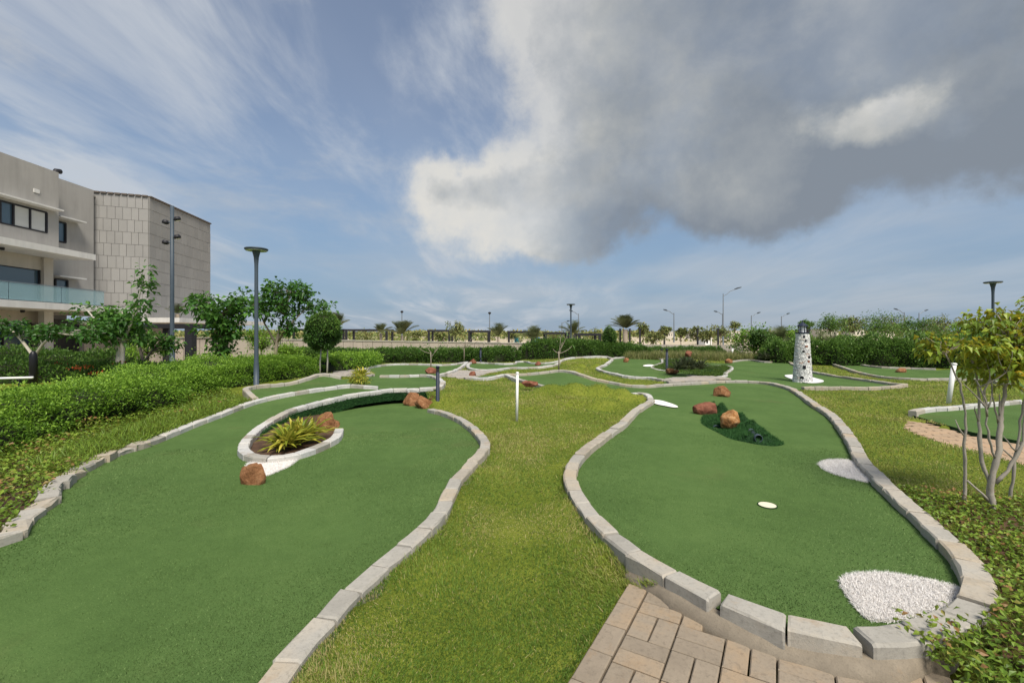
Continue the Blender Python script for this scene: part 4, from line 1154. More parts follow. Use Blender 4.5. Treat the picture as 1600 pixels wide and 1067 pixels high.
for k in range(6):
    a = 2 * math.pi * (k + .5) / 6
    b = MB(); b.box((.108 * math.cos(a), .108 * math.sin(a), HT + .13), (.014, .014, .2), a); b.build('lantern_bar', NAVY, lh)
b = MB(); b.lathe((0, 0, HT + .23), [(.155, 0), (.155, .015), (.08, .085), (.02, .135), (.015, .16), (.022, .175), (.006, .20)], 12); b.build('roof', NAVY, lh)
pad = catmull(np.array([on_green('middle', a, b) + [0, 0, .012] for a, b in ((1226, 588), (1238, 586.5), (1258, 588), (1278, 593), (1287, 596), (1282, 598.3), (1262, 599), (1245, 596))]), .08, True)
V = [tuple(p) for p in pad] + [(p[0], p[1], p[2] + .02) for p in pad]; n = len(pad)
tag(obj('lighthouse_pad', V, [tuple(range(n, 2 * n))] + [(i, (i + 1) % n, n + (i + 1) % n, n + i) for i in range(n)], WHITE), 'flat white oval pad under the lighthouse', 'pad')

# ================================================================== ROCKS, WHITE PATCHES, MOUND, CUP
def rock(px, pyb, wpx, hpx, z, mat, label, seed, depth=.8, flat=.0, y=None, cutz=.25):
    b0 = (on_green(z, px, pyb) if isinstance(z, str) else P(px, pyb, z)) if y is None else PY(px, pyb, y)
    k = b0[1] / F; w_, h_ = wpx * k, hpx * k
    r_ = random.Random(seed)
    import bmesh
    bm = bmesh.new(); bmesh.ops.create_icosphere(bm, subdivisions=4, radius=1)
    planes = []
    for i in range(15):
        v = Vector((r_.gauss(0, 1), r_.gauss(0, 1), r_.gauss(0, .8))).normalized(); planes.append((v, .55 + .27 * r_.random()))
    planes.append((Vector((0, 0, -1)), .5))
    for v in bm.verts:
        p = v.co.copy()
        for nrm, dd in planes:
            e = p.dot(nrm) - dd
            if e > 0: p -= nrm * e * .985
        nn = mnoise.fractal(p * 1.7 + Vector((seed, 0, 0)), 1, 2, 4) * .07 + mnoise.fractal(p * 5 + Vector((0, seed, 0)), 1, 2, 4) * .045
        v.co = p * (1 + nn)
    xs = [v.co.x for v in bm.verts]; ys = [v.co.y for v in bm.verts]; zs = [v.co.z for v in bm.verts]
    for v in bm.verts:
        v.co.x = (v.co.x - (max(xs) + min(xs)) / 2) / (max(xs) - min(xs)) * w_
        v.co.y = (v.co.y - (max(ys) + min(ys)) / 2) / (max(ys) - min(ys)) * w_ * depth
        zz = (v.co.z - min(zs)) / (max(zs) - min(zs))
        v.co.z = zz * h_ * 1.12 - h_ * .12
    me = bpy.data.meshes.new('rock'); bm.to_mesh(me); bm.free(); me.materials.append(mat)
    me.polygons.foreach_set('use_smooth', np.ones(len(me.polygons), bool))
    o = link(bpy.data.objects.new('rock', me)); o.location = b0 + np.array([0, w_ * depth * .35, 0])
    return tag(o, label, 'rock', 'sandstone rocks on the course')
rock(393.5, 757, 42, 34, 'left_lower', ROCK_O, 'brown slab of rock beside the white tip below the planter', 3, .35)
rock(507, 674, 31, 29, .06, ROCK_O, 'larger orange rock behind the spiky plants in the planter', 5)
rock(518, 672, 22, 17, .06, ROCK_O, 'smaller rounded rock at the end of the planter curb', 8)
rock(641, 634, 27, 21, 'left_lower', ROCK_O, 'left orange boulder of the pile under the lane end', 11)
rock(660, 638.5, 29, 20, 'left_lower', ROCK_O, 'front orange boulder of the pile beside the navy bollard', 14)
rock(662, 623, 13, 14, .06, ROCK_R, 'small red rock on top of the boulder pile', 17)
rock(674, 630, 10, 12, .08, ROCK_R, 'small dark rock at the right of the boulder pile', 19)
rock(672, 584, 18, 10, 'far_left', ROCK_R, 'red rock at the foot of the bare tree on the far left green', 23)
rock(739, 567.5, 11, 7, .27, ROCK_R, 'small red rock on the far middle curb', 25)
rock(738, 587, 11, 7, .28, ROCK_R, 'small red rock on the pale paved patch', 27)
rock(841, 571.5, 10, 7, .26, ROCK_R, 'small red rock at the edge of the distant green', 29)
rock(828, 604, 27, 9, .36, ROCK_R, 'flat dark red stone lying on the grass hump', 31, .6)
rock(1132, 620, 29, 17, 'right', ROCK_O, 'brown loaf-shaped rock alone at the back of the heart-shaped green', 33, .6)
rock(1107, 649, 40, 20, 'right', ROCK_R, 'long reddish rock leaning against the turf mound', 37, .55)
rock(979, 566, 9, 7, 'middle', ROCK_O, 'small square orange rock on the far left of the middle green', 41)
rock(1053, 583.5, 20, 8, .17, ROCK_O, 'flat orange rock at the foot of the grass island', 43)
rock(1077, 557, 12, 9, .6, ROCK_R, 'reddish rock on top of the grass island', 45)
rock(1094, 559, 8, 6, .3, ROCK_R, 'small rock behind the grass island', 47)
rock(1140, 567, 11, 7, .24, ROCK_O, 'low orange rock at the back curb near the tall grass', 49)
rock(1412, 582, 17, 7, 'far_right', ROCK_O, 'bright orange rock on the far right green', 51)

def white_patch(pts, key, label, fuzzy, n=0, flat_h=.006):
    bd = catmull(np.array([on_green(key, a, b) for a, b in pts]), .05, True)
    ex_ = [('w', a, b, green_z(key, (a, b)) + flat_h) for a in np.linspace(bd[:, 0].min(), bd[:, 0].max(), 7) for b in np.linspace(bd[:, 1].min(), bd[:, 1].max(), 9)]
    ex_ = [e for e in ex_ if inside(bd, np.array([[e[1], e[2]]]))[0]]
    cen = bd.mean(0); shr = bd.copy()
    if fuzzy: shr[:, :2] += (cen[:2] - bd[:, :2]) / np.linalg.norm(cen[:2] - bd[:, :2], axis=1)[:, None] * .03
    V, Fc = surface(shr + [0, 0, flat_h], ex_, .06)
    nb_ = len(V)
    o = obj('white_turf_patch', V, Fc, WHITE_MAT, None, True); tag(o, label, 'turf patch', 'white patches on the greens')
    if fuzzy:
        x0, y0 = bd[:, :2].min(0); x1, y1 = bd[:, :2].max(0)
        q = np.stack([x0 + rng.random(n) * (x1 - x0), y0 + rng.random(n) * (y1 - y0)], 1)
        q = q[inside(bd, q)]
        up = np.c_[rng.normal(0, .55, (len(q), 2)), np.ones(len(q))]; up /= np.linalg.norm(up, axis=1)[:, None]
        c = blades('pile', np.c_[q, idw(np.vstack([bd, C(ex_)]) if ex_ else bd, q, 2.6)], up, .022 + .014 * rng.random(len(q)), .0028, WHITE_PILE, o, bend=1.1); c['kind'] = 'stuff'
    return o
white_patch([(1313, 909), (1330, 899), (1362, 896.5), (1393, 898), (1451, 908), (1503, 923), (1497, 936), (1447, 960), (1364, 972), (1335, 947)], 'right', 'shaggy white turf patch in the near corner of the heart-shaped green', True, 34000)
white_patch([(1279, 725), (1290, 719.5), (1310, 718.5), (1328, 720), (1342, 734), (1362, 754), (1347, 753), (1308, 743), (1286, 734)], 'right', 'white turf patch against the right curb of the heart-shaped green', True, 14000)
white_patch([(384, 730), (395, 720), (422, 715), (455, 711.5), (467, 713), (466, 718), (455, 728), (431, 739), (412, 745), (395, 742)], 'left_lower', 'white pointed patch beside the brown slab rock', True, 9000)
white_patch([(1017, 626), (1028, 626), (1044, 630), (1058, 635.5), (1056, 638), (1040, 635.5), (1024, 632)], 'right', 'thin white wedge at the curb notch of the heart-shaped green', False, flat_h=.02)
white_patch([(1007, 571), (1018, 570.3), (1020, 572.3), (1008, 573)], 'middle', 'small white strip left of the grass island', False, flat_h=.02)

# turf mound with two tunnels
front = np.array([on_green('right', *p) for p in ((1095, 659.5), (1104, 667), (1122, 676), (1143, 686), (1166, 691), (1190, 695.5), (1213, 697), (1226, 692.5))])
zm = front[:, 2].mean(); fy = front[:, 1].mean()
def Mp(px, py, y): return PY(px, py, y)
rd = np.array([Mp(1114, 627, front[0, 1] + 1.0), Mp(1128, 630, front[0, 1] + .85), Mp(1158, 645.5, front[0, 1] + .1), Mp(1175, 657, front[0, 1] - .35), Mp(1190, 669, front[3, 1] + .35), Mp(1208, 682, front[4, 1] + .12)])
back = rd[::-1].copy(); back[:, 0] += [.10, .16, .22, .26, .22, .12]; back[:, 1] += [.05, .10, .15, .2, .2, .15]
back[:, 2] = [green_z('right', b_) for b_ in back]
bd = catmull(np.vstack([front, back, [on_green('right', 1104, 645)]]), .07, True)
midp = [Mp(1120, 655, front[0, 1] - .05), Mp(1145, 668, front[2, 1] + .2), Mp(1175, 679, front[4, 1] + .12), Mp(1132, 645, front[0, 1] + .3)]
pipes = [(PY(px, py, yy), np.array([math.sin(an), math.cos(an), .04])) for px, py, yy, an in ((1119, 669, front[1, 1] - .02, .15), (1185, 684.5, front[5, 1] + .06, .25))]
for p0_, a_ in pipes:
    midp += [p0_ + a_ * .05 + [0, 0, .075], p0_ + a_ * .22 + [.03, 0, .09], p0_ + a_ * .1 + [.11, 0, .04], p0_ + a_ * .1 + [-.11, 0, .04], p0_ - a_ * .07 + [0, 0, -.05]]
ridge = np.vstack([rd, midp])
cr_ = np.vstack([bd, ridge])
x0, y0 = bd[:, :2].min(0); x1, y1 = bd[:, :2].max(0)
V, Fc = surface(bd, [('w', *map(float, r_)) for r_ in ridge], .06)
md = tag(obj('turf_mound', V, Fc, TURF_DKB, None, True), 'dark green shaggy turf mound with two tunnels on the heart-shaped green', 'mound')
q = np.stack([x0 + rng.random(40000) * (x1 - x0), y0 + rng.random(40000) * (y1 - y0)], 1); q = q[inside(bd, q)]
zq = idw(cr_, q, 2.6)
up = np.c_[rng.normal(0, .6, (len(q), 2)), np.ones(len(q))]; up /= np.linalg.norm(up, axis=1)[:, None]
c = blades('turf_pile', np.c_[q, zq - .003], up, .03 + .015 * rng.random(len(q)), .006, TURF_DK, md, bend=1.0, seg2=False); c['kind'] = 'stuff'
for p0, a_ in pipes:
    b = MB(); ax_ = Vector(a_); n = 18
    pts_o, ro, ri = Vector(p0 - a_ * .02), .052, .045
    V, Fc = [], []
    u = ax_.orthogonal().normalized(); v_ = ax_.cross(u).normalized()
    for rr, tt in ((ro, .0), (ro, .10), (ri, 0), (ri, .4)):
        for k in range(n):
            a = 2 * math.pi * k / n; V.append(pts_o + ax_ * tt + (u * math.cos(a) + v_ * math.sin(a)) * rr)
    for k in range(n):
        k2 = (k + 1) % n
        Fc += [(k, k2, n + k2, n + k), (k, 2 * n + k, 2 * n + k2, k2), (2 * n + k, 3 * n + k, 3 * n + k2, 2 * n + k2)]
    b.add(V, Fc); b.build('tunnel_pipe', LAMPGREY, md, True)
    b = MB(); b.add([pts_o + ax_ * .4 + (u * math.cos(2 * math.pi * k / n) + v_ * math.sin(2 * math.pi * k / n)) * ri for k in range(n)], [tuple(range(n))]); b.build('tunnel_end', BLACK, md)
rock(1146, 668.5, 31, 27, .12, ROCK_Y, 'speckled yellow rock on top of the turf mound', 61, .8, y=front[2, 1] + .12)

cp = on_green('right', 1199, 790) + np.array([0, 0, .004])
cup = empty('golf_cup', cp); tag(cup, 'cream round golf cup set in the heart-shaped green', 'golf cup')
b = MB(); b.lathe((0, 0, .002), [(.072, 0), (.072, .004)], 32); b.build('disc', mat_plain('cup_cream', (.72, .66, .50), .5, var=.06), cup)
b = MB(); b.lathe((0, 0, .0), [(.082, 0), (.082, .0045), (.074, .0045)], 32); b.build('rim', TURF_DKB, cup)

# ================================================================== VEGETATION
def unit(v):
    return v / (np.linalg.norm(v, axis=1)[:, None] + 1e-9)
def leaves(name, base, dirn, length, width, mat, parent=None, tint=None, fold=.25, droop=.2):
    """folded leaf blades: base point, direction of the midrib; two quads each"""
    n = len(base); dirn = unit(dirn)
    side = unit(np.cross(dirn, np.array([0, 0, 1.]) + rng.normal(0, .45, (n, 3)))); nor = np.cross(side, dirn)
    length = np.broadcast_to(length, n)[:, None]; width = np.broadcast_to(width, n)[:, None]
    mid = base + dirn * length * .5 + np.array([0, 0, -1]) * length * droop * .15
    tip = base + dirn * length + np.array([0, 0, -1]) * length * droop
    l = mid - side * width / 2 + nor * width * fold; r = mid + side * width / 2 + nor * width * fold
    V = np.stack([base, l, tip, r, mid], 1).reshape(-1, 3)
    o = np.arange(n)[:, None] * 5
    F4 = np.concatenate([o + np.array([[0, 4, 1]]), o + np.array([[1, 4, 2]]), o + np.array([[0, 3, 4]]), o + np.array([[4, 3, 2]])])
    if tint is None: tint = rng.random(n)
    return obj(name, V, F4, mat, parent, False, np.repeat(np.clip(tint, 0, 1), 5))
def quad_leaves(name, base, dirn, length, width, mat, parent=None, tint=None):
    return cheap_leaves(name, base, dirn, length, width, mat, parent, tint)
def cheap_leaves(name, base, dirn, length, width, mat, parent=None, tint=None):
    n = len(base); dirn = unit(dirn); side = unit(np.cross(dirn, rng.normal(size=(n, 3))))
    length = np.broadcast_to(length, n)[:, None]; width = np.broadcast_to(width, n)[:, None]
    mid = base + dirn * length * .45
    V = np.stack([base, mid - side * width / 2, base + dirn * length, mid + side * width / 2], 1).reshape(-1, 3)
    if tint is None: tint = rng.random(n)
    return obj(name, V, np.arange(4 * n).reshape(-1, 4), mat, parent, False, np.repeat(np.clip(tint, 0, 1), 4))

def hedge(label, line, halfw, h, n, mat, leaf=(.05, .025), name='hedge', z0=None, lump=.16, sprout=.06, tbase=.45):
    """leafy bank along a centre line: dark twig core, leaves on and through its rounded outside"""
    line = np.asarray(line, float)
    ln = catmull(np.c_[line[:, :2], np.zeros(len(line))], .25)[:, :2]
    k = np.linspace(0, 1, len(ln))
    hw = np.interp(k, np.linspace(0, 1, len(np.atleast_1d(halfw))), np.atleast_1d(halfw)) if np.ndim(halfw) else np.full(len(ln), halfw)
    hh = np.interp(k, np.linspace(0, 1, len(h)), h) if np.ndim(h) else np.full(len(ln), h)
    tot_ = len(ln) * .25; ee = np.clip(np.minimum(k, 1 - k) * tot_ / .8, 0.02, 1) ** .5; hw = hw * ee; hh = hh * (.25 + .75 * ee)
    tg = unit(np.gradient(ln, axis=0)); nr = np.stack([tg[:, 1], -tg[:, 0]], 1)
    gzv = ground(ln) if z0 is None else np.full(len(ln), z0)
    root = empty(name, (ln[0, 0], ln[0, 1], gzv[0])); tag(root, label, name.replace('_', ' '))
    o0 = np.array([ln[0, 0], ln[0, 1], gzv[0]])
    # section: super-ellipse from foot to foot
    th = np.linspace(0, math.pi, 13)
    cs = np.sign(np.cos(th)) * np.abs(np.cos(th)) ** .55; sn = np.sin(th) ** .6
    V = []
    qc = (ln[:, None, :] + nr[:, None, :] * (hw[:, None] * cs[None, :] * .86)[:, :, None]).reshape(-1, 2)
    wl = 1 + lump * fbm(qc[:, 0] * 1.3, qc[:, 1] * 1.3, np.tile(sn, len(ln)) * 1.5)
    for i in range(len(ln)):
        for e_, (c_, s_) in enumerate(zip(cs, sn)):
            w_ = wl[i * len(cs) + e_]
            V.append((ln[i, 0] + nr[i, 0] * hw[i] * c_ * .86 * w_ - o0[0], ln[i, 1] + nr[i, 1] * hw[i] * c_ * .86 * w_ - o0[1], gzv[i] - .05 + hh[i] * s_ * .86 * w_ - o0[2]))
    m = len(th)
    Fc = [(i * m + e, i * m + e + 1, (i + 1) * m + e + 1, (i + 1) * m + e) for i in range(len(ln) - 1) for e in range(m - 1)]
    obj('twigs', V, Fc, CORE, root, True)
    t = rng.random(n) * (len(ln) - 1.001); i = t.astype(int); f = (t - i)[:, None]
    c2 = ln[i] * (1 - f) + ln[i + 1] * f; nn = nr[i]; H_ = hh[i]; W_ = hw[i]; g0 = gzv[i]
    a = rng.random(n) * math.pi; ca = np.sign(np.cos(a)) * np.abs(np.cos(a)) ** .55; sa = np.sin(a) ** .6
    qq = c2 + nn * (W_ * ca)[:, None]; w_ = 1 + lump * fbm(qq[:, 0] * 1.3, qq[:, 1] * 1.3, sa * 1.5) + .10 * fbm(qq[:, 0] * 6, qq[:, 1] * 6, sa * 4, 1)
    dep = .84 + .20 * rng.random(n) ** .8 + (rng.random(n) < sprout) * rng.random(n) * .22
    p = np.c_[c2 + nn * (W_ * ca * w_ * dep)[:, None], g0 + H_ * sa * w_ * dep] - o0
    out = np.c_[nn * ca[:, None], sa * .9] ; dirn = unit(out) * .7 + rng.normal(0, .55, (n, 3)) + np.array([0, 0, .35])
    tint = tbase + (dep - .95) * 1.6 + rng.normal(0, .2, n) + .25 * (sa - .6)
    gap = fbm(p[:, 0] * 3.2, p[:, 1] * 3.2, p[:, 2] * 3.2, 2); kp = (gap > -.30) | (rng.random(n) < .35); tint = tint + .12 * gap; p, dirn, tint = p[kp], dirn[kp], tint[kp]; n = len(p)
    le = (leaves if leaf[0] < .05 else quad_leaves)('foliage', p, dirn, leaf[0] * (.55 + .8 * rng.random(n)), leaf[1] * (.7 + .6 * rng.random(n)), mat, root, tint); le['kind'] = 'stuff'
    return root
# near left bank, hugging the course
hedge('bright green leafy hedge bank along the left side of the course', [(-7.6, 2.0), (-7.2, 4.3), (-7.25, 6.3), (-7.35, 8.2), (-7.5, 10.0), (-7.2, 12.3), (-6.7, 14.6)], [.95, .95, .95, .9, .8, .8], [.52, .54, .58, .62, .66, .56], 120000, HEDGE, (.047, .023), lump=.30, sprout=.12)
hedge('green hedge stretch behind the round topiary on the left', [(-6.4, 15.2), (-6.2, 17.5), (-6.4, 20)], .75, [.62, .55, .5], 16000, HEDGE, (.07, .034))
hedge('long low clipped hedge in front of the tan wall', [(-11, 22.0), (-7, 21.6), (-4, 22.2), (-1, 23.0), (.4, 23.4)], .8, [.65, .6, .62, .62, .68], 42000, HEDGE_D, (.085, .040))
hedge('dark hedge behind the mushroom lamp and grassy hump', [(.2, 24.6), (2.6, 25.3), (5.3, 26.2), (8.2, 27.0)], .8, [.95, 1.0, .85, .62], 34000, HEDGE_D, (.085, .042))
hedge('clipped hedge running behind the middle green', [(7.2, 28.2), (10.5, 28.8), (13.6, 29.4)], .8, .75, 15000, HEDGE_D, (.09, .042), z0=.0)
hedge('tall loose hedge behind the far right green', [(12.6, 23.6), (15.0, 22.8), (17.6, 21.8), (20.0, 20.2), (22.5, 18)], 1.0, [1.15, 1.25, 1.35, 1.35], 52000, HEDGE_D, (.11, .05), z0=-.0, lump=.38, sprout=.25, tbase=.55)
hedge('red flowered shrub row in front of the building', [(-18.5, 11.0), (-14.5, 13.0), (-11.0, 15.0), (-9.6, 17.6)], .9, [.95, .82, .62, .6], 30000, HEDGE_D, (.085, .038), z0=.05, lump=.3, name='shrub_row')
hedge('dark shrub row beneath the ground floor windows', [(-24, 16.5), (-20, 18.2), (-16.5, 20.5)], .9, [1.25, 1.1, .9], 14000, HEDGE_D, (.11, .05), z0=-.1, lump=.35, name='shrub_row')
def scatter(name, label, cat_, poly, n, mat, L_, W_, up=.4, hmax=.08, ztint=.5, spread=.8, kind='stuff', parent=None, zfn=None, patchy=0.0):
    x0, y0 = poly[:, :2].min(0); x1, y1 = poly[:, :2].max(0)
    q = np.stack([x0 + rng.random(n) * (x1 - x0), y0 + rng.random(n) * (y1 - y0)], 1); q = q[inside(poly, q)]
    pn = fbm(q[:, 0] * 2.2, q[:, 1] * 2.2, 9.0)
    if patchy:
        kk = pn > -patchy + rng.normal(0, .12, len(q)); q, pn = q[kk], pn[kk]
    h = rng.random(len(q)) ** 1.3 * hmax * np.clip(1 + pn, .3, 1.8)
    p = np.c_[q, ground(q) + h]
    dirn = np.c_[rng.normal(0, spread, (len(q), 2)), up + rng.normal(0, .3, len(q))]
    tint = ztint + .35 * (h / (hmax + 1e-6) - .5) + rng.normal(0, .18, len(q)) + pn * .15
    o = leaves(name, p, dirn, L_ * (.65 + .6 * rng.random(len(q))), W_ * (.8 + .4 * rng.random(len(q))), mat, parent, tint)
    return tag(o, label, cat_, kind=kind)
# planted strip between hedge and left kerb
li = seg(lo, lo[0], P(398, 625, .3))
strip = np.vstack([li[:, :2] + [-.05, .06], [[-6.9, 10.6], [-7.0, 8], [-6.8, 5.5], [-6.9, 2.2], [-6.2, .8]]])
bedz = surface(np.c_[strip, ground(strip) + .012], [], .25)
tag(obj('planting_bed', bedz[0], bedz[1], SOIL, None, True), 'brown soil bed between the hedge and the left curb', 'soil bed', kind='structure')
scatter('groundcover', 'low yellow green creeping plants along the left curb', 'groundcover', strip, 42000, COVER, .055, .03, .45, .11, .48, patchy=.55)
sp2 = np.vstack([li[len(li) // 2:, :2] + [-.06, .05], (li[len(li) // 2:, :2] + [-.75, .35])[::-1]])
x0, y0 = sp2.min(0); x1, y1 = sp2.max(0)
q = np.stack([x0 + rng.random(20000) * (x1 - x0), y0 + rng.random(20000) * (y1 - y0)], 1); q = q[inside(sp2, q)]
up = unit(np.c_[rng.normal(0, .5, (len(q), 2)), np.ones(len(q))])
tag(blades('tall_grass', np.c_[q, ground(q)], up, .12 + .1 * rng.random(len(q)), .012, COVER, None, np.clip(.55 + rng.normal(0, .15, len(q)), 0, .84), 1.2), 'grassy weeds leaning over the straight left curb', 'tall grass', kind='stuff')
# bed at the bottom right
kr = seg(rn, P(1400, 989, .12), P(1384, 754, .12))
outer = np.vstack([[[2.05, 1.95], [1.6, 1.62], [1.5, 1.2], [4.5, 1.0], [6.5, 3.6], [5.6, 4.3], [4.9, 4.25], [4.25, 4.3], [3.75, 4.55]]])
bed_r = np.vstack([kr[:, :2] + [.06, -.04], outer[::-1]])
bed_s = np.vstack([kr[4:, :2] + [.06, -.04], np.vstack([[[2.35, 1.95], [2.3, 1.0]], outer[3:]])[::-1]])
bz = surface(np.c_[bed_s, ground(bed_s) + .012], [], .25)
tag(obj('planting_bed', bz[0], bz[1], SOIL, None, True), 'brown soil bed outside the near right curb', 'soil bed', kind='structure')
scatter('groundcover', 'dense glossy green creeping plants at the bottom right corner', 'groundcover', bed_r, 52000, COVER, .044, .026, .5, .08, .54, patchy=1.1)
ov = np.vstack([kr[:max(4, len(kr) // 5), :2] + [-.03, .05], (kr[:max(4, len(kr) // 5), :2] + [.1, -.15])[::-1]])
scatter('groundcover', 'green shoots creeping over the corner of the near curb', 'groundcover', ov, 260, COVER, .038, .022, .4, .13, .62)
q = np.array([[1.72, 1.86], [1.62, 1.80], [1.55, 1.86], [1.84, 1.98], [1.95, 1.93], [1.78, 1.75], [1.68, 1.70]])
for k, (a, b, c_) in enumerate(((2.05, 1.9, 'longer'), (1.98, 1.78, 'shorter'))):
    pts = [np.array([a - t * .42, b - .06 * t + .05 * math.sin(t * 5 + k), .05 + .05 * math.sin(t * 3)]) for t in np.linspace(0, 1, 9)]
    rt = empty('creeper_runner', pts[0]); tag(rt, f'{c_} leafy creeper runner lying across the pavers', 'creeper')
    b_ = MB(); b_.tube([p_ - pts[0] for p_ in pts], .004, 5); b_.build('stem', BARK_D, rt)
    lp = np.repeat(np.array(pts[1:]), 4, 0) - pts[0] + rng.normal(0, .012, (32, 3))
    leaves('leaf', lp, np.c_[rng.normal(0, 1, (32, 2)), np.full(32, .5)], .045, .026, COVER, rt, .6 + rng.normal(0, .12, 32))['kind'] = 'stuff'
# red flowers among the left shrubs
fl_ = np.array([PY(a, b, y_) for a, b, y_ in ((136, 573, 13.2), (153, 583, 12.6), (205, 581, 13.5), (160, 592, 12.4), (120, 575, 13.0), (190, 566, 14), (212, 577, 13.6), (96, 568, 13.4))])
fq = np.repeat(fl_, 30, 0) + rng.normal(0, 1, (240, 3)) * [.09, .09, .03]
tag(leaves('flowers', fq, rng.normal(0, 1, (240, 3)), .05, .035, FLOWER), 'small red flower heads in the shrubs left of the lawn', 'flowers', kind='stuff')
# pale tall grass behind the middle green
tgp = np.array([[6.2, 24.6], [9, 24.2], [12.2, 23.6], [14.6, 22.6], [15.5, 25], [11, 27.5], [6.5, 27]])
x0, y0 = tgp.min(0); x1, y1 = tgp.max(0)
q = np.stack([x0 + rng.random(16000) * (x1 - x0), y0 + rng.random(16000) * (y1 - y0)], 1); q = q[inside(tgp, q)]
up = unit(np.c_[rng.normal(0, .3, (len(q), 2)), np.ones(len(q))])
tag(blades('tall_grass', np.c_[q, ground(q)], up, .35 + .25 * rng.random(len(q)), .022, DRYGRASS, None, None, .8), 'pale feathery tall grass behind the middle green', 'tall grass', kind='stuff')

# ---------------------------------------------------------------- trees
def bez(a, b, sag, n=6):
    a, b = np.asarray(a, float), np.asarray(b, float)
    m = (a + b) / 2 + sag
    t = np.linspace(0, 1, n)[:, None]
    return (1 - t) ** 2 * a + 2 * t * (1 - t) * m + t ** 2 * b
def tree(name, label, base, stems, blobs, ncl, per, leaf, mat, bark, group=None, cr=.22, cat_='tree', tmean=.5, droop=.35, sub=0, flat=.7, up=.1, seed=1, tvar=.2):
    """stems: list of (path points rel. base, radii); blobs: (x,y,z,rx,ry,rz) crown lobes rel. base; leaves sit in clusters at twig ends"""
    rg = np.random.default_rng(seed)
    root = empty(name, base); tag(root, label, cat_, group)
    mb = MB(); nodes = []
    for path_, rad in stems:
        mb.tube(path_, rad, 8); nodes += [(np.array(p), r) for p, r in zip(path_[1:], rad[1:])]
    nodes_p = np.array([n_[0] for n_ in nodes])
    bl_ = np.array(blobs, float); vol = bl_[:, 3] * bl_[:, 4] * bl_[:, 5]; pick = rg.choice(len(bl_), ncl, p=vol / vol.sum())
    dv_ = unit(rg.normal(size=(ncl, 3))) * (rg.random((ncl, 1)) ** .4)
    cl = bl_[pick, :3] + dv_ * bl_[pick, 3:]
    tw = MB()
    for c_ in cl:
        dd = np.linalg.norm(nodes_p - c_, axis=1) + np.maximum(0, nodes_p[:, 2] - c_[2]) * 2
        j = int(dd.argmin()); r0 = nodes[j][1]
        p_ = bez(nodes_p[j], c_, rg.normal(0, .08, 3) * dd[j] + np.array([0, 0, .08 * dd[j]]), 5)
        tw.tube(p_, np.linspace(min(r0 * .55, .012 + .015 * dd[j]), .003, 5), 5, False)
    mb.build('trunk', bark, root, True)
    tw.build('branches', bark, root, True)['kind'] = 'stuff'
    cidx = np.repeat(np.arange(ncl), per); n_ = len(cidx)
    off = unit(rg.normal(size=(n_, 3))) * rg.random((n_, 1)) ** .5 * cr * np.array([1, 1, flat])
    p = cl[cidx] + off
    dirn = off / cr + rg.normal(0, .35, (n_, 3)) + np.array([0, 0, up])
    ctint = rg.normal(0, .13, ncl)[cidx]
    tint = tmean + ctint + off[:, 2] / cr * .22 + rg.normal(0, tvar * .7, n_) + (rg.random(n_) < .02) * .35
    cw = leaves('crown', p, dirn, leaf[0] * (.65 + .55 * rg.random(n_)), leaf[1] * (.75 + .4 * rg.random(n_)), mat, root, tint, .2, droop); cw['kind'] = 'stuff'
    return root
def stem(*pts, r0=.06, r1=.02):
    return ([np.array(p, float) for p in pts], list(np.linspace(r0, r1, len(pts))))
# left tree in front of the building (three straight stems, leafy sprays to upper right and left)
b0 = np.array([*PY(186, 580, 14.0)[:2], .1])
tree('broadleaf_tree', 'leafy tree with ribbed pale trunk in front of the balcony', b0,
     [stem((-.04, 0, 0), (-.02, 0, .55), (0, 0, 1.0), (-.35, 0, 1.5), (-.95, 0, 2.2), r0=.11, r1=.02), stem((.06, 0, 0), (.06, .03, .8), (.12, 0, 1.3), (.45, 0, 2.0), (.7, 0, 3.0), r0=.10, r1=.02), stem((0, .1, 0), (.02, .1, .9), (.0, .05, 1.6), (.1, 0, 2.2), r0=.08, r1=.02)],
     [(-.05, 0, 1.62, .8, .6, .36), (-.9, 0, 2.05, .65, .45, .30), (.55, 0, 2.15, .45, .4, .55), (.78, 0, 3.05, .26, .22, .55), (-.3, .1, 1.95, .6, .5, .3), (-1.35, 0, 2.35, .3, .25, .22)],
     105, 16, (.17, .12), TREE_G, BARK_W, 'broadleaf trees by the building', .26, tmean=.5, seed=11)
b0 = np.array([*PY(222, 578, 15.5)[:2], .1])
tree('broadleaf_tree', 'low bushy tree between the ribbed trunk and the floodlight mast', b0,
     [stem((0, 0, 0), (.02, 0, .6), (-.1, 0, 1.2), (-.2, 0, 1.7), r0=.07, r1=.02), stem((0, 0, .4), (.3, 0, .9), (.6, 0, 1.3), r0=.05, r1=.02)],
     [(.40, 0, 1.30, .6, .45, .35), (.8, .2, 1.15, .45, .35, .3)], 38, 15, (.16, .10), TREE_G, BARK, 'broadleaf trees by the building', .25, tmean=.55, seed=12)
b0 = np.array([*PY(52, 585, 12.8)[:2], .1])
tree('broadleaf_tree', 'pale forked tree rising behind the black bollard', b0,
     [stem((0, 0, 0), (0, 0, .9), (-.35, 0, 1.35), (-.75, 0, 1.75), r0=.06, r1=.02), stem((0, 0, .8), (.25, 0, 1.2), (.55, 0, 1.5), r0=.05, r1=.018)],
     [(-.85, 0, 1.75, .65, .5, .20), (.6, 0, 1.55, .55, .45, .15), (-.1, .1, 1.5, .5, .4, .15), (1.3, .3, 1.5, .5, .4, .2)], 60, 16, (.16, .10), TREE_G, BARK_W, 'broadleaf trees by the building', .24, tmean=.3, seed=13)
b0 = np.array([*PY(345, 556, 15.5)[:2], .2])
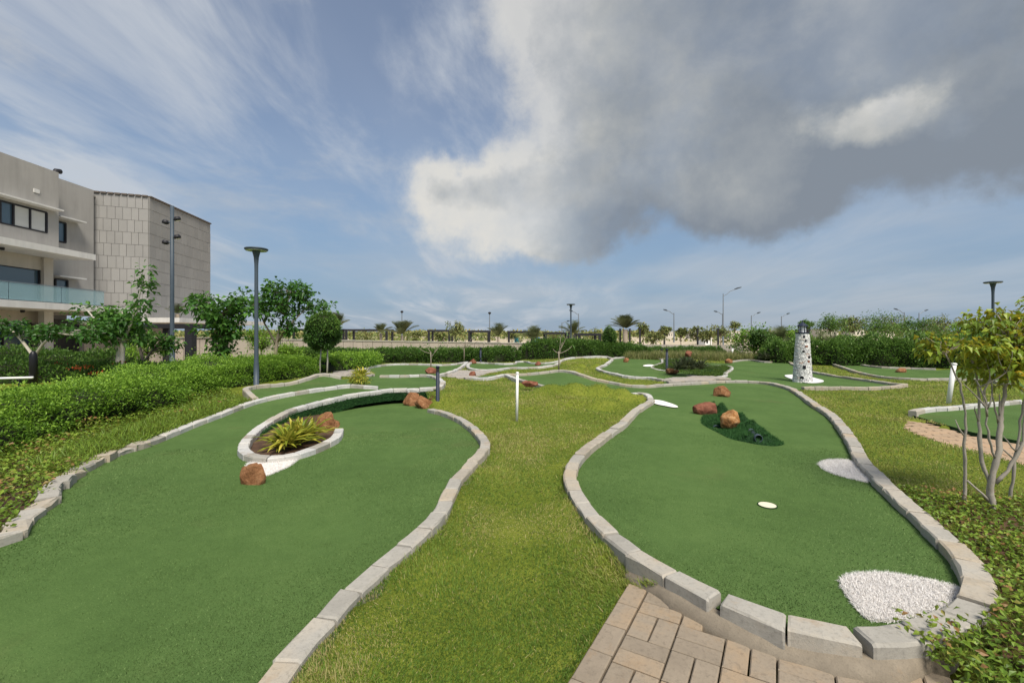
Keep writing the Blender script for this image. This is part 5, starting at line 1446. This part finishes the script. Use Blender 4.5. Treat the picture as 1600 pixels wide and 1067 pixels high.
tree('broadleaf_tree', 'dense round-leaved tree just left of the grey lamp post', b0,
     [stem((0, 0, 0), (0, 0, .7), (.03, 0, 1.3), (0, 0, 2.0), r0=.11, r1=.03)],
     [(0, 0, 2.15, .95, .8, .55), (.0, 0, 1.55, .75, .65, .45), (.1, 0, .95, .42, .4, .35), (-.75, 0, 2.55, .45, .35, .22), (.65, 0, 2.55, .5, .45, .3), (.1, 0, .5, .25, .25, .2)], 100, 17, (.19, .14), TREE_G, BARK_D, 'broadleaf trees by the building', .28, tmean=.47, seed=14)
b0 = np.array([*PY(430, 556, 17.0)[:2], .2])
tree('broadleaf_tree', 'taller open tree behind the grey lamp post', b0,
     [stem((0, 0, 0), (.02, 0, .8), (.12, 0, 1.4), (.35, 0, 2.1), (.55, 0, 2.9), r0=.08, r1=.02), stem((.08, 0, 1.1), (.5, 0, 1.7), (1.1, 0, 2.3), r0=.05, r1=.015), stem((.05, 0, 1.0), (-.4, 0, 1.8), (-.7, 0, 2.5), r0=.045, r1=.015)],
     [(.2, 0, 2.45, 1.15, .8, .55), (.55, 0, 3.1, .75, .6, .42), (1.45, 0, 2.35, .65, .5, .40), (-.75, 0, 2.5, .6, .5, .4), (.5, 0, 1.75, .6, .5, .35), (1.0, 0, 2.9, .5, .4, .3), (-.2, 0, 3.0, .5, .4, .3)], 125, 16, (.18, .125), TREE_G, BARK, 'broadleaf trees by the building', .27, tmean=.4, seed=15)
# round bushes by the wall
for px, py, yy, rx, rz, lab, sd, mt in ((408, 527, 19.5, .68, .55, 'round bright bush in front of the tan wall', 21, HEDGE), (450, 548, 20, .55, .3, 'low fern-like bush under the open tree', 22, HEDGE), (232, 540, 18.5, .8, .5, 'yellow green bush beneath the entrance pergola', 23, HEDGE)):
    b0 = np.array([*PY(px, 556, yy)[:2], .15]); c_ = PY(px, py, yy) - b0
    tree('bush', lab, b0, [stem((0, 0, 0), (0, 0, max(.2, c_[2] * .6)), r0=.04, r1=.02)], [(0, 0, c_[2], rx, rx * .9, rz)], 70, 20, (.12, .05), mt, BARK_D, None, .2, 'bush', tmean=.6, seed=sd)
# clipped round topiary with white stems
def topiary(px, py_top, py_bot, wpx, py_foot, yy, zf, label, sd, stems_):
    b0 = np.array([*PY(px, 550, yy)[:2], zf]); k = yy / F
    zt_, zb_ = PY(px, py_top, yy)[2] - zf, PY(px, py_bot, yy)[2] - zf
    rx, rz = wpx * k / 2, (zt_ - zb_) / 2; cz = (zt_ + zb_) / 2
    root = empty('topiary_tree', b0); tag(root, label, 'topiary', 'clipped topiary trees')
    for dx in stems_:
        mb = MB(); mb.tube([(dx, 0, -.1), (dx * 1.1, .02, zb_ * .5), (dx * .8 + .04, 0, zb_ + rz * .5)], [.03, .025, .02], 8); mb.build('stem', BARK_W, root, True)
    mb = MB(); mb.lathe((0, 0, cz - rz * .86), [(rx * .86 * math.sin(t), rz * .86 * (1 - math.cos(t))) for t in np.linspace(.15, 3.0, 10)], 16); mb.build('twigs', CORE, root, True)
    n = int(9000 * (rx / .55) ** 2); v_ = unit(rng.normal(size=(n, 3)))
    w_ = (1 + .20 * fbm(v_[:, 0] * 2.2 + sd, v_[:, 1] * 2.2, v_[:, 2] * 2.2)) * (.80 + .24 * rng.random(n) ** .8)
    p = v_ * np.array([rx, rx, rz]) * w_[:, None] + [0, 0, cz]
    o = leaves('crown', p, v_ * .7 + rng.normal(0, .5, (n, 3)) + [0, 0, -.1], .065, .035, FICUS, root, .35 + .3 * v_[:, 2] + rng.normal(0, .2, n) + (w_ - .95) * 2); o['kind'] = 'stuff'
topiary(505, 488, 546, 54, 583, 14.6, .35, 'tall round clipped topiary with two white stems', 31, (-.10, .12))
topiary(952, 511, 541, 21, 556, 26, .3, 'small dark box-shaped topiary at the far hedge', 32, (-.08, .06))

# bare frangipani saplings
def sapling(px, pyb, z0, tips, label, leafy=0, sd=0):
    b0 = P(px, pyb, z0); k = b0[1] / F
    root = empty('bare_sapling', b0); tag(root, label, 'sapling', 'bare saplings on the far greens')
    mb = MB(); fork = np.array([0, 0, 28 * k])
    mb.tube([(0, 0, -.05), (.01, 0, 14 * k), fork], [.026, .021, .018], 8)
    ends = []
    for dx, dz, dy in tips:
        e = np.array([dx * k, dy, dz * k]); ends.append(e)
        mb.tube(bez(fork * (.6 + .4 * rng.random()), e, np.array([dx * k * .15, 0, -.05]), 5), np.linspace(.014, .006, 5), 6)
    mb.build('trunk', BARK, root, True)
    if leafy:
        e = np.repeat(np.array(ends), leafy, 0) + rng.normal(0, .06, (len(ends) * leafy, 3))
        leaves('leaf', e, rng.normal(0, 1, e.shape) + [0, 0, .3], .16, .05, TREE_G, root, .4 + rng.normal(0, .15, len(e)))['kind'] = 'stuff'
sapling(673, 578, .27, ((-18, 34, 0), (12, 40, .1), (22, 52, 0), (8, 33, -.1), (-8, 42, .1)), 'bare forked sapling growing by the red rock', 3)
sapling(725, 565, .3, ((-14, 34, 0), (12, 38, .1), (26, 36, 0), (4, 42, -.1), (-5, 30, .2)), 'stout bare sapling at the curb before the hedge', 5)
sapling(873, 577, .45, ((-9, 32, 0), (6, 42, .1), (14, 58, 0), (22, 36, .2), (3, 50, 0)), 'thin bare sapling on the hump of the far curb', 2)
sapling(952, 556, .35, ((-3, 20, 0), (4, 22, 0)), 'tiny pale stems under the box-shaped topiary')

# near tree at the right edge
b0 = np.array([4.26, 4.03, .0])
st_ = [stem((0, 0, -.03), (-.01, .02, .18), (0, 0, .34), (.05, 0, .55), (.12, .05, .85), (.17, .05, 1.15), (.2, 0, 1.45), r0=0.0294, r1=0.0084),
       stem((0, .02, .26), (-.05, .05, .45), (-.06, .06, .75), (-.02, .1, 1.05), (-.08, .1, 1.35), r0=0.0171, r1=0.0072),
       stem((.02, 0, .28), (.1, -.03, .4), (.2, -.05, .62), (.28, -.02, .95), (.33, 0, 1.3), r0=0.0161, r1=0.0072),
       stem((-.16, .1, -.02), (-.16, .08, .3), (-.2, .05, .6), (-.22, .02, .9), (-.29, 0, 1.15), (-.42, 0, 1.42), r0=0.0152, r1=0.0060),
       stem((.02, .0, .5), (-.08, -.03, .7), (-.11, -.05, 1.0), (-.2, -.05, 1.2), r0=0.0104, r1=0.0048),
       stem((.3, .15, -.02), (.29, .1, .35), (.36, .1, .8), (.42, .1, 1.3), r0=0.0143, r1=0.0060),
       stem((-.15, .08, .28), (-.06, .03, .17), (-.02, .02, .12), r0=0.0086, r1=0.0120), stem((.1, .05, .8), (.0, 0, 1.0), (-.02, 0, 1.2), r0=0.0086, r1=0.0048)]
rk_ = np.random.default_rng(77)
def knobbly(st):
    p_ = resample(np.array(st[0]), .07); n_ = len(p_)
    r_ = np.interp(np.linspace(0, 1, n_), np.linspace(0, 1, len(st[1])), st[1])
    p_[1:-1, :2] += rk_.normal(0, .0042, (n_ - 2, 2)); r_ = r_ * (1 + rk_.normal(0, .10, n_))
    return ([np.array(v) for v in p_], list(r_))
st_ = [knobbly(v) for v in st_]
for _ in range(16):                               # short bare side twigs below the crown
    src = st_[int(rk_.integers(0, 6))]; k_ = int(rk_.integers(len(src[0]) // 3, len(src[0]) - 1)); a_ = src[0][k_]
    e_ = a_ + np.array([rk_.normal(0, .07), rk_.normal(0, .05), .10 + .14 * rk_.random()])
    st_.append(knobbly(([a_, (a_ + e_) / 2 + rk_.normal(0, .012, 3), e_], [.008, .006, .003])))
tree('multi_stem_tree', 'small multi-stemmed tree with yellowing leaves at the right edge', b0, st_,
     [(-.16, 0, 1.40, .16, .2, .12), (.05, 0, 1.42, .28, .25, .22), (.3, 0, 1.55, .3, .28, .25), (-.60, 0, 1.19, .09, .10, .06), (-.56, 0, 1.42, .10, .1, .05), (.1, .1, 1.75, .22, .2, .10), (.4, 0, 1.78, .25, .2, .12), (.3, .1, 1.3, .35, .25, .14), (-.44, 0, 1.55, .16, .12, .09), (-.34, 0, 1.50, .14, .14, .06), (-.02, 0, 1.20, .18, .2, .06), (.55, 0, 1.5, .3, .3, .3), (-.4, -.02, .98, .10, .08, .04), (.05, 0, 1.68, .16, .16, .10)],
     230, 14, (.068, .044), TREE_Y, BARK_M, None, .085, tmean=.46, droop=.5, seed=41, up=-.1, tvar=.2)

# spiky plants
def spiky(base, label, n, ln_, wd, mat, cat_='plant', name='spiky_plant', spread=1.0, sd=0, heads=1, hsp=.2):
    root = empty(name, base); tag(root, label, cat_)
    rg = np.random.default_rng(sd)
    for h in range(heads):
        c_ = np.array([rg.normal(0, hsp), rg.normal(0, hsp * .7), rg.random() * .1 if heads > 1 else 0])
        V, Fc, T = [], [], []
        for i in range(n):
            a = rg.random() * 6.283; e = .35 + rg.random() * 1.0
            d_ = np.array([math.cos(a) * math.cos(e) * spread, math.sin(a) * math.cos(e) * spread, math.sin(e)]); l_ = ln_ * (.6 + .5 * rg.random())
            s_ = np.array([-math.sin(a), math.cos(a), 0]); o_ = len(V); tn = min(1, max(0, rg.normal(.5, .28)))
            for k, t in enumerate((0, .35, .7, 1)):
                p = c_ + d_ * l_ * t + np.array([0, 0, -.38 * l_ * t * t])
                w_ = wd * (.55, 1, .7, .03)[k]
                V += [p - s_ * w_ / 2 + [0, 0, w_ * .25], p + [0, 0, 0], p + s_ * w_ / 2 + [0, 0, w_ * .25]]; T += [tn * .7, tn + .2, tn * .7]
            for k in range(3):
                Fc += [(o_ + k * 3, o_ + k * 3 + 1, o_ + k * 3 + 4, o_ + k * 3 + 3), (o_ + k * 3 + 1, o_ + k * 3 + 2, o_ + k * 3 + 5, o_ + k * 3 + 4)]
        obj('leaf_rosette', V, Fc, mat, root, False, np.clip(T, 0, 1))
    return root
spiky(P(473, 690, .07), 'taller yellow spiky plant at the back of the planter', 34, .62, .055, SPIKY, sd=1, heads=3, hsp=.12)
spiky(P(447, 702, .07), 'lower yellow green spiky plant at the front of the planter', 30, .46, .05, SPIKY, sd=2, heads=4, hsp=.17)
spiky(P(561, 592, .33), 'spiky palm-like plant behind the yellow shrub on the lane', 34, .55, .05, SPIKY, sd=3, heads=2, hsp=.08)
b0 = P(561, 600, .34)
tree('bush', 'yellow leafed shrub at the tip of the lane curb', b0, [stem((0, 0, 0), (0, 0, .12), r0=.02, r1=.01)], [(0, 0, .12, .26, .22, .12)], 40, 16, (.07, .03), SPIKY, BARK_D, None, .09, 'bush', tmean=.45, seed=51)
spiky(P(1077, 579, .3), 'dark spiky agave clump on the grass island', 40, .85, .05, AGAVE, sd=4, heads=5, hsp=.22)
spiky(P(1202, 563, .28), 'dark brownish spiky plant left of the lighthouse', 40, .8, .05, AGAVE, sd=5, heads=5, hsp=.25)

# ---------------------------------------------------------------- palms and far shrubs
def palm(px, py_top, py_foot, yy, label, nf=18, fl=1.0, sd=0, trunk=.12, z0=None, lw=.07):
    t = PY(px, py_top, yy); z0 = PY(px, py_foot, yy)[2] if z0 is None else z0
    H = t[2] - z0
    root = empty('palm_tree', (t[0], yy, z0)); tag(root, label, 'palm tree', 'palm trees beyond the wall')
    th = max(.3, H - fl * .75)
    mb = MB(); mb.tube([(0, 0, 0), (.02, 0, th * .5), (0, 0, th)], [trunk * 1.2, trunk, trunk * 1.1], 9); mb.build('trunk', BARK, root, True)
    rg = np.random.default_rng(sd)
    for i in range(nf):
        a = i * 2.4 + rg.random() * .4; e = .45 + 1.05 * rg.random(); l_ = fl * (.75 + .4 * rg.random())
        d_ = np.array([math.cos(a) * math.cos(e), math.sin(a) * math.cos(e), math.sin(e)]); side = np.array([-math.sin(a), math.cos(a), 0])
        V, Fc, T = [], [], []
        tn = rg.random()
        for t_ in np.linspace(.15, 1, 13):
            c_ = d_ * l_ * t_ + np.array([0, 0, th - .28 * l_ * t_ * t_])
            tan = d_ + np.array([0, 0, -.56 * t_])
            for s_ in (-1, 1):
                o_ = len(V); ll = l_ * .38 * math.sin(.35 + 2.5 * t_ * .95)
                dl_ = side * s_ * .8 + tan * .7 + np.array([0, 0, .25]); tip = c_ + dl_ * ll
                V += [c_ - tan * lw * .5 * fl, c_ + tan * lw * .5 * fl, tip]; T += [tn, tn, tn + .2]; Fc.append((o_, o_ + 1, o_ + 2))
        obj('frond', V, Fc, PALMG, root, False, np.clip(T, 0, 1))
palm(527, 489, 540, 36, 'palm tree crown behind the round topiary', 18, 1.6, 1, z0=-1.0)
palm(628, 500, 545, 42, 'leafy palm left of the slim lamp post beyond the wall', 20, 1.9, 2, z0=-1.1)
palm(595, 505, 545, 44, 'small palm beyond the wall left of the leafy palm', 14, 1.3, 3, z0=-1.1)
palm(778, 507, 545, 44, 'palm beyond the wall between the two middle pergolas', 18, 1.6, 4, z0=-1.1)
palm(834, 511, 545, 42, 'broad green palm above the dark hedge', 20, 1.7, 5, z0=-1.1)
palm(897, 502, 545, 36, 'palm with dry fronds behind the mushroom lamp', 16, 1.4, 6, z0=-1.0)
palm(977, 492, 543, 40, 'tallest palm with upright bunched fronds beyond the middle green', 34, 1.7, 7, z0=-1.0, trunk=.2)
palm(277, 497, 545, 30, 'small palm on the canopy beside the floodlight mast', 16, .9, 8, z0=2.6)
palm(1290, 522, 560, 24, 'arching palm just right of the lighthouse', 14, 1.5, 9, z0=-.2)
palm(1215, 512, 560, 25.5, 'feathery palm in the trees left of the lighthouse', 18, 1.5, 10, z0=0)

ORD = ['first', 'second', 'third', 'fourth', 'fifth', 'sixth', 'seventh', 'eighth', 'ninth', 'tenth', 'eleventh', 'twelfth', 'thirteenth', 'fourteenth', 'fifteenth', 'sixteenth']
def far_shrub(px, py_top, yy, wpx, label, mat, sd, group, z0=-1.1, flat=.55, n=30, per=26, lf=.28):
    t = PY(px, py_top, yy); k = yy / F; H = t[2] - z0; rx = wpx * k / 2
    rz = min(H * .42, rx * flat * 1.6)
    rg = np.random.default_rng(sd)
    bl2 = [(rg.normal(0, rx * .35), rg.normal(0, rx * .3), H - rz * (.75 + .3 * rg.random()), rx * (.55 + .2 * rg.random()), rx * .6, rz * .75) for _ in range(5)]
    tree('small_tree', label, np.array([t[0], yy, z0]), [stem((0, 0, 0), (.03, 0, H * .35), (-.03, 0, H * .65), r0=.07, r1=.03)], bl2, n, per, (lf, lf * .5), mat, BARK_D, group, rx * .26, tmean=.5, seed=sd, tvar=.3)
row = [(712, 501, 44, 30), (690, 514, 50, 24), (650, 512, 55, 26), (570, 512, 52, 40), (860, 512, 52, 34), (925, 512, 50, 44), (1005, 504, 48, 22), (1038, 508, 44, 20), (1064, 512, 46, 14), (1090, 509, 46, 26), (1110, 511, 44, 26), (1126, 506, 50, 30), (1148, 502, 60, 18), (1020, 516, 42, 26), (800, 514, 60, 30)]
row.sort()
for i, (px, py, yy, wd) in enumerate(row):
    far_shrub(px, py, yy, wd, f'{ORD[i]} from the left of the small trees beyond the wall and hedges', FAR_G, 100 + i, 'small trees beyond the wall and hedges', n=26, per=24, lf=.26)
row = [(1178, 505, 27, 64, HEDGE), (1200, 509, 24.5, 54, HEDGE_D), (1235, 504, 27, 60, HEDGE), (1262, 500, 40, 26, HEDGE), (1298, 490, 34, 56, TREE_G), (1332, 493, 36, 46, FAR_G), (1368, 486, 34, 70, TREE_G), (1402, 492, 38, 54, FAR_G), (1432, 494, 34, 56, HEDGE_D), (1464, 492, 36, 54, FAR_G), (1500, 499, 30, 60, HEDGE), (1565, 500, 29, 70, TREE_G)]
for i, (px, py, yy, wd, mt) in enumerate(row):
    far_shrub(px, py, yy, wd, f'{ORD[i]} from the left of the trees round and behind the tall right hedge', mt if yy < 33 or mt is FAR_G else FICUS, 140 + i, 'trees round the right hedge', z0=-.3 if yy < 30 else -.8, n=60 if yy < 33 else 56, per=26, lf=.17, flat=.55 if yy < 33 else .42)

# young trees in a row with dark stakes
for i, px in enumerate((969, 984, 1000, 1038, 1090, 1122, 1160)):
    yy = 42 + i * .6; t = PY(px, 514, yy)
    r = empty('tree_stake', (t[0], yy, -1.1)); tag(r, f'{ORD[i]} from the left of the dark stakes beyond the middle hedge', 'stake', 'dark stakes beyond the hedge')
    b = MB(); b.box((0, 0, (t[2] + 1.1) / 2), (.14, .14, t[2] + 1.1)); b.box((0, 0, t[2] + 1.1), (.2, .2, .06)); b.build('post', DARKMETAL, r)
# cabins and huts on the open land
def hut(px0, px1, py0, py1, yy, label, mat, roof=None):
    a, b_ = PY(px0, py1, yy), PY(px1, py0, yy); w_, h_ = b_[0] - a[0], b_[2] - a[2]
    r = empty('hut', ((a[0] + b_[0]) / 2, yy, a[2])); tag(r, label, 'hut', 'huts on the open land')
    m_ = MB(); m_.box((0, 1.2, h_ / 2 - .6), (w_, 2.4, h_ + 1.2)); m_.build('wall', mat, r)
    m_ = MB(); m_.add([(-w_ / 2 - .1, -.1, h_), (w_ / 2 + .1, -.1, h_), (w_ / 2 + .1, 2.5, h_), (-w_ / 2 - .1, 2.5, h_), (-w_ / 2, 1.2, h_ + w_ * .12), (w_ / 2, 1.2, h_ + w_ * .12)], [(0, 1, 5, 4), (2, 3, 4, 5), (0, 4, 3), (1, 2, 5), (0, 3, 2, 1)]); m_.build('roof', roof or mat, r)
    m_ = MB(); m_.box((-w_ * .2, -.01, h_ * .4), (w_ * .25, .03, h_ * .7)); m_.build('door', DARKMETAL, r)
TEAL = mat_plain('teal_sheet', (.05, .33, .42), .5); BLUE = mat_plain('blue_sheet', (.06, .22, .50), .5)
hut(804, 811, 528, 536, 60, 'teal cabin between the pergola posts', TEAL)
hut(836, 843, 528, 536, 62, 'blue cabin left of the mushroom lamp', BLUE)
hut(1102, 1112, 526, 537, 60, 'white cabin among the far shrubs', WHITE, STREETGREY)
CREAM = mat_plain('far_plaster', (.60, .55, .46), .9, var=.1)
for i, (a, b_, c_, e) in enumerate(((1040, 1052, 519, 524), (1080, 1098, 518.5, 524), (1142, 1158, 517.5, 524), (1166, 1178, 517, 524), (1280, 1310, 514.5, 522), (1330, 1352, 514, 522), (1380, 1398, 513.5, 522), (945, 957, 519.5, 524))):
    a_, b2 = PY(a, e, 260), PY(b_, c_, 260)
    r = empty('far_house', ((a_[0] + b2[0]) / 2, 260, -1.1)); tag(r, f'{ORD[i]} of the pale far houses, counted along the horizon' if False else ['pale far house left of the tallest street light', 'long pale far house under the tallest street light', 'pale far house behind the white cabin', 'pale far house left of the right-hand trees', 'longest pale far house above the tall hedge', 'pale far house above the middle of the tall hedge', 'pale far house above the right of the tall hedge', 'pale far house right of the box-shaped topiary'][i], 'house', 'pale houses on the horizon')
    w_, h_ = b2[0] - a_[0], b2[2] + 1.1
    m_ = MB(); m_.box((0, 4, h_ / 2), (w_, 8, h_)); m_.build('wall', CREAM, r)
    m_ = MB(); m_.box((0, 4, h_ + .15), (w_ + .5, 8.5, .3)); m_.build('roof', SLABW, r)
    for k in range(3):
        m_ = MB(); m_.box((w_ * (-.3 + .3 * k), -.02, h_ * .6), (w_ * .1, .06, h_ * .25)); m_.build('window', DARKMETAL, r)

# scrub on the open land and the wood on the horizon
n = 26000; yy = 55 * (320 / 55) ** rng.random(n); xx = (rng.random(n) * 2.3 - 1.15) * yy
pn = fbm(xx * .05, yy * .02)
kk = pn > .05; xx, yy = xx[kk], yy[kk]
h = rng.random(len(xx)) ** 2 * 1.1
tag(cheap_leaves('scrub', np.c_[xx, yy, outer_z(xx, yy) + h], rng.normal(0, 1, (len(xx), 3)) + [0, 0, .6], .35 + yy * .005, .2 + yy * .003, FAR_G), 'low green scrub scattered over the open land', 'scrub', kind='stuff')
n = 32000; yy = 420 + rng.random(n) * 240; xx = (rng.random(n) * 2.4 - 1.2) * yy
hm = 4.5 + 3.0 * fbm(xx * .02, yy * .01, 0.0, 4)
zz = rng.random(n) ** .7 * np.clip(hm, 1.5, 9)
tag(cheap_leaves('treeline', np.c_[xx, yy, zz - 1.1], rng.normal(0, 1, (n, 3)), 3.2, 2.2, FAR_G, None, np.clip(.3 + .1 * zz + rng.normal(0, .2, n) * 1, 0, 1)), 'dim wood along the horizon', 'treeline', kind='stuff')
